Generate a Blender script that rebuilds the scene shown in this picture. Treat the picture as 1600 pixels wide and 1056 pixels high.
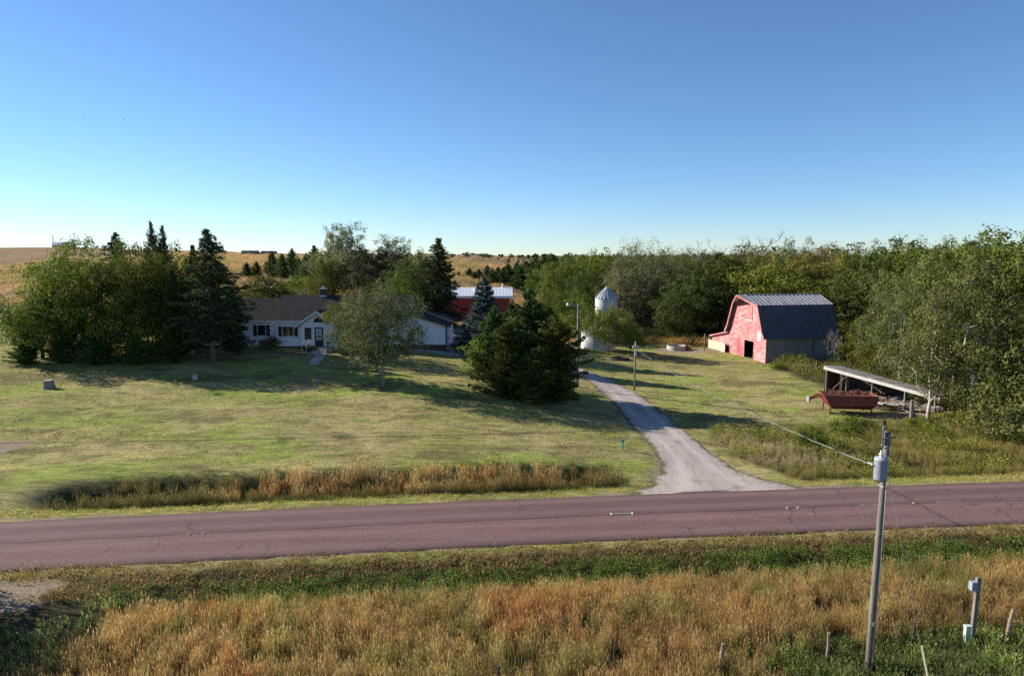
import bpy, math, random
import numpy as np
from mathutils import Vector, Matrix

for o in list(bpy.data.objects):
    bpy.data.objects.remove(o)
SC = bpy.context.scene
COL = SC.collection
R = math.radians

# ------------------------------------------------------------------ camera, sky, sun, exposure
cam = bpy.data.objects.new("camera", bpy.data.cameras.new("camera"))
COL.objects.link(cam)
cam.location = (0, 0, 14.7)
cam.rotation_euler = (R(90 - 6.896), 0, 0)
cam.data.lens = 24.0
cam.data.sensor_width = 36.0
cam.data.clip_start = .5
cam.data.clip_end = 20000
SC.camera = cam

SUN_EL, SUN_AZ = 25.5, -69.0          # azimuth from +Y, clockwise; the sun stands to the left and a little ahead
world = bpy.data.worlds.new("World"); SC.world = world
world.use_nodes = True
wn = world.node_tree.nodes; wl = world.node_tree.links
wn.clear()
sky = wn.new("ShaderNodeTexSky"); sky.sky_type = 'NISHITA'; sky.sun_disc = False
sky.sun_elevation = R(SUN_EL); sky.sun_rotation = R(SUN_AZ)
sky.altitude = 3000; sky.air_density = 1.2; sky.dust_density = 0.2; sky.ozone_density = 6.0
bg = wn.new("ShaderNodeBackground"); bg.inputs['Strength'].default_value = .086
wo = wn.new("ShaderNodeOutputWorld")
wl.new(sky.outputs[0], bg.inputs[0]); wl.new(bg.outputs[0], wo.inputs[0])

sun = bpy.data.objects.new("sun", bpy.data.lights.new("sun", 'SUN'))
COL.objects.link(sun)
sun.data.energy = 5.0; sun.data.angle = R(.5); sun.data.color = (1, .93, .82)
sd = Vector((math.sin(R(SUN_AZ))*math.cos(R(SUN_EL)), math.cos(R(SUN_AZ))*math.cos(R(SUN_EL)), math.sin(R(SUN_EL))))
sun.rotation_euler = sd.to_track_quat('Z', 'Y').to_euler()
sun.location = sd*200

SC.view_settings.view_transform = 'Standard'
SC.view_settings.look = 'None'
SC.view_settings.exposure = 0.85
SC.view_settings.gamma = 1.0
SC.view_settings.use_curve_mapping = False
SC.render.engine = 'CYCLES'
SC.cycles.use_denoising = False
SC.cycles.adaptive_threshold = .006
SC.cycles.max_bounces = 6
SC.cycles.diffuse_bounces = 3
SC.cycles.glossy_bounces = 2
SC.cycles.transmission_bounces = 4
SC.cycles.transparent_max_bounces = 4
SC.cycles.volume_bounces = 0
SC.cycles.caustics_reflective = False
SC.cycles.caustics_refractive = False

# ------------------------------------------------------------------ helpers
def tag(o, label=None, cat=None, group=None, kind=None):
    if label: o["label"] = label
    if cat: o["category"] = cat
    if group: o["group"] = group
    if kind: o["kind"] = kind
    return o
def empty(name, loc, rz=0.0, label=None, cat=None, group=None):
    o = bpy.data.objects.new(name, None); COL.objects.link(o)
    o.empty_display_size = .3; o.location = loc; o.rotation_euler = (0, 0, rz)
    return tag(o, label, cat, group)
def link(name, me, parent=None):
    o = bpy.data.objects.new(name, me); COL.objects.link(o)
    if parent: o.parent = parent
    return o
def copy_tree(o, parent=None):
    c = o.copy(); COL.objects.link(c); c.parent = parent
    for ch in list(o.children): copy_tree(ch, c)
    return c
def mesh_np(name, verts, quads, mat=None, smooth=False, face_attr=None):
    """mesh from numpy arrays; quads is (m,4) or (m,3)"""
    verts = np.ascontiguousarray(verts, dtype=np.float32); quads = np.ascontiguousarray(quads, dtype=np.int32)
    m, k = quads.shape
    me = bpy.data.meshes.new(name)
    me.vertices.add(len(verts)); me.vertices.foreach_set("co", verts.ravel())
    me.loops.add(m*k); me.loops.foreach_set("vertex_index", quads.ravel())
    me.polygons.add(m); me.polygons.foreach_set("loop_start", np.arange(0, m*k, k, dtype=np.int32))
    if smooth: me.polygons.foreach_set("use_smooth", np.ones(m, dtype=bool))
    me.update(calc_edges=True)
    if face_attr:
        for n, v in face_attr.items():
            a = me.attributes.new(n, 'FLOAT', 'FACE'); a.data.foreach_set("value", np.asarray(v, dtype=np.float32))
    if mat: me.materials.append(mat)
    return me
class MB:
    """collects boxes, beams, tubes and polygons for ONE mesh object"""
    def __init__(s): s.v = []; s.f = []
    def _add(s, vs, fs):
        b = len(s.v); s.v += [tuple(v) for v in vs]; s.f += [tuple(b+i for i in f) for f in fs]; return s
    def box(s, x0, x1, y0, y1, z0, z1):
        return s._add([(x0,y0,z0),(x1,y0,z0),(x1,y1,z0),(x0,y1,z0),(x0,y0,z1),(x1,y0,z1),(x1,y1,z1),(x0,y1,z1)],
                      [(0,3,2,1),(4,5,6,7),(0,1,5,4),(1,2,6,5),(2,3,7,6),(3,0,4,7)])
    def poly(s, pts): return s._add(pts, [tuple(range(len(pts)))])
    def prism(s, pts, d):
        """polygon pts extruded by the vector d"""
        n = len(pts); d = Vector(d); q = [Vector(p) for p in pts]
        vs = q + [p+d for p in q]
        fs = [tuple(range(n))[::-1], tuple(range(n, 2*n))] + [(i, (i+1) % n, n+(i+1) % n, n+i) for i in range(n)]
        return s._add(vs, fs)
    def beam(s, p0, p1, w, h, up=(0,0,1)):
        p0 = Vector(p0); p1 = Vector(p1); d = (p1-p0).normalized(); u = Vector(up)
        if abs(d.dot(u)) > .98: u = Vector((0,1,0))
        a = d.cross(u).normalized(); b = a.cross(d).normalized()
        c = [a*(i*w/2)+b*(j*h/2) for i, j in ((-1,-1),(1,-1),(1,1),(-1,1))]
        return s._add([p0+k for k in c]+[p1+k for k in c], [(0,3,2,1),(4,5,6,7),(0,1,5,4),(1,2,6,5),(2,3,7,6),(3,0,4,7)])
    def tube(s, pts, radii, n=8, cap=True):
        pts = [Vector(p) for p in pts]; m = len(pts); vs = []
        if not hasattr(radii, '__len__'): radii = [radii]*m
        ref = None
        for i, p in enumerate(pts):
            d = (pts[min(i+1, m-1)]-pts[max(i-1, 0)]).normalized()
            if ref is None:
                ref = Vector((1,0,0)) if abs(d.x) < .8 else Vector((0,1,0))
            a = (ref - d*ref.dot(d)).normalized(); b = d.cross(a); ref = a
            for k in range(n):
                t = 2*math.pi*k/n; vs.append(p+(a*math.cos(t)+b*math.sin(t))*radii[i])
        fs = [(i*n+k, i*n+(k+1) % n, (i+1)*n+(k+1) % n, (i+1)*n+k) for i in range(m-1) for k in range(n)]
        if cap: fs += [tuple(range(n))[::-1], tuple(range((m-1)*n, m*n))]
        return s._add(vs, fs)
    def lathe(s, prof, n=24, c=(0,0), close=False):
        vs = [(c[0]+r*math.cos(2*math.pi*k/n), c[1]+r*math.sin(2*math.pi*k/n), z) for r, z in prof for k in range(n)]
        m = len(prof)
        return s._add(vs, [(i*n+k, i*n+(k+1) % n, (i+1)*n+(k+1) % n, (i+1)*n+k) for i in range(m-1) for k in range(n)])
    def siding(s, poly, y, board=.2, proud=.025, holes=()):
        """lapped horizontal boards over a convex polygon of (x,z) points, facing -Y"""
        def rng(z):
            xs = []
            for (xa, za), (xb, zb) in zip(poly, poly[1:]+poly[:1]):
                if (za-z)*(zb-z) <= 0 and abs(za-zb) > 1e-6:
                    xs.append(xa+(xb-xa)*(z-za)/(zb-za))
            return (min(xs), max(xs)) if len(xs) > 1 else None
        z0 = min(p[1] for p in poly); z1 = max(p[1] for p in poly); z = z0
        while z < z1-.02:
            zt = min(z+board, z1-.004); a = rng(z+.003); b = rng(zt)
            if a and b:
                spans = [(a[0], a[1], b[0], b[1])]
                for hx0, hx1, hz0, hz1 in holes:
                    if hz0-.01 < (z+zt)/2 < hz1+.01:
                        new = []
                        for l, r_, lt, rt in spans:
                            if l < hx0 < r_: new.append((l, hx0, lt, hx0))
                            if l < hx1 < r_: new.append((hx1, r_, hx1, rt))
                            if hx1 <= l or hx0 >= r_: new.append((l, r_, lt, rt))
                        spans = new
                for l, r_, lt, rt in spans:
                    s._add([(l,y-proud,z),(r_,y-proud,z),(rt,y-.004,zt),(lt,y-.004,zt),(l,y,z),(r_,y,z)], [(0,1,2,3),(4,5,1,0)])
            z += board
        return s
    def build(s, name, mat, parent=None, smooth=False, kind=None, loc=None):
        me = bpy.data.meshes.new(name); me.from_pydata(s.v, [], s.f); me.update()
        if smooth: me.polygons.foreach_set("use_smooth", np.ones(len(me.polygons), dtype=bool))
        me.materials.append(mat)
        o = link(name, me, parent)
        if loc: o.location = loc
        if kind: o["kind"] = kind
        return o

# ------------------------------------------------------------------ materials
def nodes(name):
    m = bpy.data.materials.new(name); m.use_nodes = True
    n = m.node_tree.nodes; n.clear()
    return m, n, m.node_tree.links
def mixc(n, l, fac, a, b, blend='MIX'):
    x = n.new("ShaderNodeMix"); x.data_type = 'RGBA'; x.blend_type = blend
    for sock, v in ((x.inputs[0], fac), (x.inputs[6], a), (x.inputs[7], b)):
        if isinstance(v, (tuple, list)): sock.default_value = (*v[:3], 1)
        elif isinstance(v, (int, float)): sock.default_value = v
        else: l.new(v, sock)
    return x.outputs[2]
def noise(n, l, vec, scale, detail=4, rough=.6, dist=0.0):
    x = n.new("ShaderNodeTexNoise"); x.inputs['Scale'].default_value = scale; x.inputs['Detail'].default_value = detail
    x.inputs['Roughness'].default_value = rough; x.inputs['Distortion'].default_value = dist
    if vec is not None: l.new(vec, x.inputs['Vector'])
    return x.outputs['Fac']
def ramp(n, l, fac, stops):
    x = n.new("ShaderNodeValToRGB"); e = x.color_ramp.elements
    while len(e) < len(stops): e.new(.5)
    for k, (p, c) in zip(e, stops):
        k.position = p; k.color = (*c, 1) if isinstance(c, (tuple, list)) else (c, c, c, 1)
    l.new(fac, x.inputs[0]); return x.outputs[0]
def math_(n, l, op, a, b=None):
    x = n.new("ShaderNodeMath"); x.operation = op
    for s_, v in zip(x.inputs, (a, b)):
        if v is None: continue
        if isinstance(v, (int, float)): s_.default_value = v
        else: l.new(v, s_)
    return x.outputs[0]
def coords(n, l, stretch=(1,1,1), kind='Object', rotz=0):
    t = n.new("ShaderNodeTexCoord"); m = n.new("ShaderNodeMapping")
    m.inputs['Scale'].default_value = stretch; m.inputs['Rotation'].default_value = (0, 0, rotz)
    l.new(t.outputs[kind], m.inputs['Vector']); return m.outputs[0]
def finish(n, l, color, rough=.8, bump=None, strength=.3, dist=.02, metallic=0.0, spec=.3):
    p = n.new("ShaderNodeBsdfPrincipled"); o = n.new("ShaderNodeOutputMaterial")
    if isinstance(color, (tuple, list)): p.inputs['Base Color'].default_value = (*color, 1)
    else: l.new(color, p.inputs['Base Color'])
    if isinstance(rough, (int, float)): p.inputs['Roughness'].default_value = rough
    else: l.new(rough, p.inputs['Roughness'])
    p.inputs['Metallic'].default_value = metallic; p.inputs['Specular IOR Level'].default_value = spec
    if bump is not None:
        b = n.new("ShaderNodeBump"); b.inputs['Strength'].default_value = strength; b.inputs['Distance'].default_value = dist
        l.new(bump, b.inputs['Height']); l.new(b.outputs[0], p.inputs['Normal'])
    l.new(p.outputs[0], o.inputs[0])
    return p
def pmat(name, c1, c2, scale=3, stretch=(1,1,1), rough=.8, strength=.3, dist=.02, metallic=0, spec=.3, lo=.35, hi=.65, c3=None, s3=20):
    m, n, l = nodes(name); v = coords(n, l, stretch)
    f = noise(n, l, v, scale, 5); col = ramp(n, l, f, [(lo, c1), (hi, c2)])
    f2 = noise(n, l, v, s3, 3)
    if c3: col = mixc(n, l, ramp(n, l, f2, [(.52, 0.0), (.68, 1.0)]), col, c3)
    finish(n, l, col, rough, f2, strength, dist, metallic, spec)
    return m
M = {}
M['white_siding'] = pmat('white_siding', (.82,.83,.85), (.74,.75,.78), 2, (1,1,3), .55, .1)
M['white_paint'] = pmat('white_paint', (.80,.79,.76), (.68,.67,.64), 4, rough=.5, strength=.1)
M['shingle'] = pmat('shingle', (.030,.028,.030), (.062,.056,.056), 3, (1,1.5,1), .95, .6, .03, c3=(.075,.068,.066), s3=14, spec=.05)
M['dark_trim'] = pmat('dark_trim', (.025,.024,.026), (.045,.04,.04), 5, rough=.6)
M['brown_brick'] = pmat('brown_brick', (.075,.042,.032), (.12,.07,.05), 6, (1,1,3), .85, .4)
M['brown_trim'] = pmat('brown_trim', (.055,.035,.032), (.08,.05,.045), 5, rough=.6)
M['concrete'] = pmat('concrete', (.36,.33,.30), (.48,.45,.41), 1.5, rough=.9, strength=.3, c3=(.30,.28,.25), s3=9)
M['barn_red'] = None
M['galv'] = pmat('galvanised', (.42,.43,.45), (.58,.59,.61), 1.2, (1,1,.3), .42, .12, .01, metallic=.55, c3=(.50,.45,.40), s3=5)
M['galv_white'] = pmat('galvanised_bright', (.50,.51,.53), (.62,.63,.64), 1.0, (1,1,.4), .5, .1, .01, metallic=.25)
M['barn_roof'] = pmat('barn_roof_metal', (.30,.31,.33), (.44,.45,.47), 1.0, (.6,2.5,.6), .5, .15, .01, metallic=.35, c3=(.25,.19,.145), s3=3)
M['barn_roof_shaded'] = pmat('barn_roof_shaded_metal', (.075,.085,.11), (.12,.135,.165), 1.0, (.6,2.5,.6), .6, .15, .01, metallic=.2, c3=(.075,.06,.055), s3=3)  # bluish dark copy of the roof metal, shade of the lower slopes painted in
M['red_steel'] = pmat('red_steel', (.30,.035,.035), (.36,.05,.045), 1.5, (1,1,.3), .5, .08)
M['roof_steel'] = pmat('roof_steel', (.62,.65,.68), (.70,.72,.75), 1.2, (.4,1,1), .45, .1, metallic=.2)
M['bare_wood'] = pmat('bare_wood', (.22,.19,.16), (.38,.34,.29), 2.5, (6,6,.7), .9, .5, .02, c3=(.14,.12,.10), s3=7)
M['grey_board'] = pmat('grey_board', (.22,.225,.22), (.36,.36,.35), 2.0, (5,5,.5), .9, .5, .02, c3=(.17,.155,.14), s3=4)
M['tan_board'] = pmat('tan_board', (.50,.40,.28), (.62,.51,.37), 2.0, (1,1,4), .85, .3)
M['pole_wood'] = pmat('pole_wood', (.14,.12,.10), (.26,.23,.195), 3, (5,5,.5), .9, .6, .02, c3=(.10,.085,.07), s3=12)
M['old_post'] = pmat('old_post', (.20,.14,.10), (.36,.27,.20), 5, (4,4,.8), .9, .7, .03)
M['fascia'] = pmat('pale_fascia', (.56,.53,.49), (.70,.67,.62), 2.5, (1,1,4), .85, .4, c3=(.40,.36,.32), s3=6)
M['rust_red'] = pmat('faded_red_steel', (.17,.030,.036), (.24,.050,.052), 2.0, rough=.62, strength=.25, c3=(.13,.05,.04), s3=6)
M['rust'] = pmat('rust', (.20,.085,.05), (.30,.15,.10), 6, rough=.9, strength=.5)
M['rubber'] = pmat('rubber', (.02,.02,.02), (.035,.033,.03), 6, rough=.85)
M['tank_steel'] = pmat('transformer_grey', (.26,.28,.32), (.34,.36,.40), 3, (1,1,.4), .45, .08, metallic=.1)
M['porcelain'] = pmat('porcelain', (.62,.62,.62), (.74,.74,.73), 6, rough=.25)
M['bare_wire'] = pmat('aluminium_strand', (.32,.32,.32), (.42,.42,.42), 8, rough=.5, metallic=.3)
M['black_wire'] = pmat('black_cable', (.03,.03,.03), (.05,.05,.05), 8, rough=.6)
M['pedestal'] = pmat('pale_green_plastic', (.42,.50,.42), (.52,.58,.50), 4, rough=.6)
M['guard_yellow'] = pmat('guy_guard', (.55,.46,.22), (.62,.54,.30), 4, rough=.6)
M['teal'] = pmat('teal_paint', (.03,.20,.25), (.05,.26,.30), 5, rough=.5)
M['tpost'] = pmat('dark_steel_post', (.05,.04,.035), (.09,.06,.05), 6, rough=.8)
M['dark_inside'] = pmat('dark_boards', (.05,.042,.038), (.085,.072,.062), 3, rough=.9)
M['bark'] = pmat('bark', (.085,.07,.055), (.17,.145,.115), 4, (3,3,.6), .95, .8, .04)
M['bark_pale'] = pmat('bark_pale', (.34,.30,.25), (.50,.46,.40), 3, (3,3,.6), .9, .6, .03)
M['bark_grey'] = pmat('bark_grey', (.17,.155,.14), (.29,.27,.245), 3, (3,3,.6), .95, .7, .03)
M['bird'] = pmat('dark_feather', (.02,.02,.02), (.035,.032,.03), 8)
M['far_blue'] = pmat('weathered_steel', (.16,.18,.21), (.22,.24,.27), 2, rough=.6)
M['stone'] = pmat('pale_stone', (.42,.40,.37), (.58,.56,.52), 4, rough=.9, strength=.5)
M['straw'] = pmat('dry_brush', (.28,.20,.14), (.38,.29,.20), 6, rough=.95)
def glass_mat():
    m, n, l = nodes('window_glass')
    p = finish(n, l, (.018,.022,.028), .06, spec=.6)
    return m
M['glass'] = glass_mat()
def barn_mat():
    """red paint worn off the boards to pale wood: streaks along the boards"""
    m, n, l = nodes('worn_red_paint')
    v = coords(n, l, (.55, .55, 7.0)); v2 = coords(n, l, (1, 1, 1)); v3 = coords(n, l, (1.2, 1.2, 16.0))
    big = noise(n, l, v2, .35, 3); st = noise(n, l, v, 1.4, 5, .65); fine = noise(n, l, v3, 1.2, 4, .7)
    red = ramp(n, l, fine, [(.3, (.38,.075,.085)), (.7, (.52,.19,.19))])
    pale = ramp(n, l, fine, [(.3, (.56,.36,.345)), (.7, (.64,.50,.475))])
    f = math_(n, l, 'ADD', math_(n, l, 'MULTIPLY', st, .75), math_(n, l, 'MULTIPLY', big, .25))
    col = mixc(n, l, ramp(n, l, f, [(.47, 0.0), (.62, 1.0)]), red, pale)
    col = mixc(n, l, ramp(n, l, noise(n, l, v, 2.6, 3), [(.70, 0.0), (.74, .8)]), col, (.16,.09,.08))
    finish(n, l, col, .85, fine, .3, .02, spec=.15)
    return m
M['barn_red'] = barn_mat()
def leaf_mat(name, cols, trans=.32, hue=.06, val=.35, rough=.7):
    """leaf: colour varies leaf by leaf and a little tree by tree; light comes through"""
    m, n, l = nodes(name)
    a = n.new("ShaderNodeAttribute"); a.attribute_name = 'rnd'
    col = ramp(n, l, a.outputs['Fac'], [(i/(len(cols)-1), c) for i, c in enumerate(cols)])
    oi = n.new("ShaderNodeObjectInfo"); hs = n.new("ShaderNodeHueSaturation")
    l.new(math_(n, l, 'ADD', math_(n, l, 'MULTIPLY', oi.outputs['Random'], hue), .5-hue/2), hs.inputs['Hue'])
    l.new(math_(n, l, 'ADD', math_(n, l, 'MULTIPLY', oi.outputs['Random'], val), 1-val/2), hs.inputs['Value'])
    l.new(col, hs.inputs['Color']); col = hs.outputs[0]
    p = n.new("ShaderNodeBsdfPrincipled"); p.inputs['Roughness'].default_value = rough; p.inputs['Specular IOR Level'].default_value = .08
    t = n.new("ShaderNodeBsdfTranslucent"); mx = n.new("ShaderNodeMixShader"); mx.inputs[0].default_value = trans
    o = n.new("ShaderNodeOutputMaterial")
    l.new(col, p.inputs['Base Color']); l.new(col, t.inputs['Color'])
    l.new(p.outputs[0], mx.inputs[1]); l.new(t.outputs[0], mx.inputs[2]); l.new(mx.outputs[0], o.inputs[0])
    return m
def grass_mat(name, trans=.3):
    """blades coloured by the tuft they belong to"""
    m, n, l = nodes(name)
    a = n.new("ShaderNodeAttribute"); a.attribute_type = 'INSTANCER'; a.attribute_name = 'tint'
    b = n.new("ShaderNodeAttribute"); b.attribute_name = 'rnd'
    col = mixc(n, l, 1.0, a.outputs['Color'], ramp(n, l, b.outputs['Fac'], [(0, .5), (1, 1.5)]), 'MULTIPLY')
    p = n.new("ShaderNodeBsdfPrincipled"); p.inputs['Roughness'].default_value = .6; p.inputs['Specular IOR Level'].default_value = .15
    t = n.new("ShaderNodeBsdfTranslucent"); mx = n.new("ShaderNodeMixShader"); mx.inputs[0].default_value = trans
    o = n.new("ShaderNodeOutputMaterial")
    l.new(col, p.inputs['Base Color']); l.new(col, t.inputs['Color'])
    l.new(p.outputs[0], mx.inputs[1]); l.new(t.outputs[0], mx.inputs[2]); l.new(mx.outputs[0], o.inputs[0])
    return m

# ------------------------------------------------------------------ terrain
def vnoise(x, y, seed=0):
    """smooth value noise in -1..1 on numpy arrays"""
    x = np.asarray(x, float); y = np.asarray(y, float)
    xi = np.floor(x).astype(np.int64); yi = np.floor(y).astype(np.int64)
    fx = x - xi; fy = y - yi
    fx = fx*fx*(3-2*fx); fy = fy*fy*(3-2*fy)
    def h(a, b):
        n = (a*374761393 + b*668265263 + seed*974711 + 1013904223) & 0x7fffffff
        n = ((n ^ (n >> 13))*1274126177) & 0x7fffffff
        n = ((n ^ (n >> 15))*668265263) & 0x7fffffff
        return ((n ^ (n >> 16)) & 0xffff)/32767.5 - 1.0
    return ((h(xi, yi)*(1-fx) + h(xi+1, yi)*fx)*(1-fy) +
            (h(xi, yi+1)*(1-fx) + h(xi+1, yi+1)*fx)*fy)
def fbm(x, y, seed=0, octaves=4):
    s = 0; a = 1.0; t = 0
    for k in range(octaves):
        s = s + a*vnoise(np.asarray(x)*2**k, np.asarray(y)*2**k, seed+17*k); t += a; a *= .5
    return s/t
def sstep(a, b, v):
    t = np.clip((np.asarray(v, float)-a)/(b-a), 0, 1)
    return t*t*(3-2*t)
TA = np.array([-1.3, -.9, -.75, -.6, -.375, -.2, -.06, .05, .15, .3, .5, .8, 1.3])
TY = np.array([46, 60, 80, 105, 130, 170, 220, 300, 420, 600, 1000, 3000, 7000.])
TZ = np.array([
 [.6, .6, .6, .7, .8, .8, .7, .5, .2, 0, 0, 0, 0],
 [2, 2, 2, 2, 2.0, 1.9, 1.6, 1.0, .4, .1, 0, 0, 0],
 [4, 4, 4, 4, 3.8, 3.6, 2.9, 1.5, .6, .1, 0, 0, 0],
 [6.3, 6.2, 6.1, 6, 5.6, 4.6, 3.0, 1.3, .5, .1, 0, 0, 0],
 [8.2, 8.2, 8.1, 8, 7.5, 5.5, 2.6, 1.3, .5, .2, 0, 0, 0],
 [10.5, 10.3, 10.2, 10, 9.8, 8, 6, 2, .5, .3, .2, .2, .2],
 [12.8, 12.6, 12.3, 12, 12, 10.5, 8.5, 4, 1, .5, .5, .5, .5],
 [16.5, 16, 15.6, 15, 14, 13, 12.2, 7.5, 2, 1, 1, 1, 1],
 [19.5, 19.2, 18.6, 17.5, 15, 14.5, 14.0, 9, 3, 2, 2, 2, 2],
 [20, 19.5, 19, 17.5, 15, 13.5, 12.5, 8, 4, 3, 3, 3, 3],
 [16, 16, 16, 14, 12, 11, 9, 8, 6, 5, 5, 5, 5],
 [11, 11, 11, 11, 11, 11, 11, 11, 11, 11, 11, 11, 11],
 [10, 10, 10, 10, 10, 10, 10, 10, 10, 10, 10, 10, 10]])
def _cr(t):
    t2 = t*t; t3 = t2*t
    return (-.5*t3+t2-.5*t, 1.5*t3-2.5*t2+1, -1.5*t3+2*t2+.5*t, .5*t3-.5*t2)
def table(x, y):
    y = np.maximum(np.asarray(y, float), 46.0); a = np.clip(np.asarray(x, float)/y, TA[0], TA[-1]-1e-6)
    ly = np.log(np.minimum(y, 6990.)); LY = np.log(TY)
    i = np.clip(np.searchsorted(TA, a, side='right')-1, 0, len(TA)-2)
    j = np.clip(np.searchsorted(LY, ly, side='right')-1, 0, len(LY)-2)
    wa = _cr((a-TA[i])/(TA[i+1]-TA[i])); wy = _cr((ly-LY[j])/(LY[j+1]-LY[j]))
    z = 0
    for m in range(4):
        jj = np.clip(j+m-1, 0, len(TY)-1)
        for n in range(4):
            ii = np.clip(i+n-1, 0, len(TA)-1)
            z = z + wy[m]*wa[n]*TZ[jj, ii]
    return z
def road_c(x):
    xc = np.clip(np.asarray(x, float), -70, 70)
    return 36.75 + .113*xc - .00045*xc*xc + (np.asarray(x, float)-xc)*np.where(np.asarray(x) > 0, .05, .176)
RHW = 3.35
def ground_z(x, y):
    x = np.asarray(x, float); y = np.asarray(y, float)
    q = y - road_c(x) - RHW; p = road_c(x) - RHW - y
    D = 1.2*sstep(-30.5, -26, x)*(1-sstep(5.0, 8.5, x)) + .45*sstep(19.5, 23, x)
    g = np.where(q < 3.3, np.exp(-((q-3.3)/1.15)**2), np.exp(-((q-3.3)/1.0)**2))
    far = table(x, y)*sstep(1.2, 7.0, q) - .03 - D*g*sstep(.4, 1.6, q)
    und = .15*vnoise(x/6., y/4., 3) + .05*vnoise(x/2.0+.4*y, y/1.5, 4) + .035*np.abs(vnoise(x/3.0, y/1.2, 6))
    far = far + und*sstep(2, 8, q)*(1+np.clip((y-100)/60., 0, 6)) + sstep(140, 260, y)*1.2*vnoise(x/60., y/60., 8)*(1-sstep(500, 900, y))
    N = sstep(-19, -13, x)
    near = -.03 - N*.5*sstep(.8, 3.2, p) + N*.28*sstep(4, 7, p) + .06*vnoise(x/3., y/3., 5)*sstep(1, 3, p)
    return np.where(q > 0, far, np.where(p > 0, near, -.08))
def gz(x, y):
    return float(ground_z(np.array([x]), np.array([y]))[0])
# ------------------------------------------------------------------ ground sheet
def axis(lo, hi, step, far_lo, far_hi, g=1.09):
    a = list(np.arange(lo, hi+1e-6, step)); s = step
    while a[-1] < far_hi: s *= g; a.append(a[-1]+s)
    s = step; b = [lo]
    while b[-1] > far_lo: s *= g; b.append(b[-1]-s)
    return np.array(b[:0:-1]+a)
DRIVE = [(13.2, 41.0, 6.6), (12.9, 43.2, 4.0), (12.9, 46, 2.7), (12.75, 50, 2.25), (12.5, 55, 2.1), (12.1, 61, 2.05), (11.5, 67, 1.95),
         (10.6, 72.5, 1.75), (9.2, 77.5, 1.6), (6.6, 82.5, 1.7), (3.0, 87, 2.2), (-1.5, 91, 3.2), (-6, 94.5, 4.2), (-10.5, 97, 4.0)]
def drive_dist(x, y):
    """distance outside the driveway (negative inside)"""
    best = np.full(np.shape(x), 1e9)
    for (x0, y0, w0), (x1, y1, w1) in zip(DRIVE, DRIVE[1:]):
        dx, dy = x1-x0, y1-y0; t = np.clip(((x-x0)*dx+(y-y0)*dy)/(dx*dx+dy*dy), 0, 1)
        best = np.minimum(best, np.hypot(x-x0-t*dx, y-y0-t*dy)-(w0+t*(w1-w0)))
    return best
def blend(cols, t):
    cols = np.array(cols); t = np.clip(t, 0, .9999)*(len(cols)-1); i = t.astype(int); f = (t-i)[:, None]; return cols[i]*(1-f)+cols[i+1]*f
def lawn_tint(x, y, rng=None):
    """colour of the mown grass: lush, parched and earthy patches, clump shadows painted as dark flecks"""
    r = rng.normal(size=len(x)) if rng is not None else 0.0
    t = blend([(.253,.259,.068), (.380,.363,.116), (.506,.444,.182), (.575,.484,.220)], .45+.55*fbm(x/7.0, y/4.0, 121, 4)+.35*fbm(x/1.6+.3*y, y/.8, 122, 3)+.10*r)
    for c, m in (((.333,.426,.077), .9*sstep(.02, .22, fbm(x/6.5, y/2.6, 124, 3)+.06*r)),
                 ((.494,.392,.209), .6*sstep(.08, .30, fbm(x/5.0, y/2.0, 125, 3)+.06*r)),
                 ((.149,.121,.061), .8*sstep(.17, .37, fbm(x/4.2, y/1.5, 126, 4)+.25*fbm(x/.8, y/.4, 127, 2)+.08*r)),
                 ((.161,.156,.055), .6*sstep(.24, .46, fbm(x/1.3+.5*y, y/.5, 128, 2)+.08*r))):  # fine dark flecks paint in the shadows of grass clumps
        m = np.clip(m, 0, 1)[:, None]; t = t*(1-m)+np.array(c)*m
    return t
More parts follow.
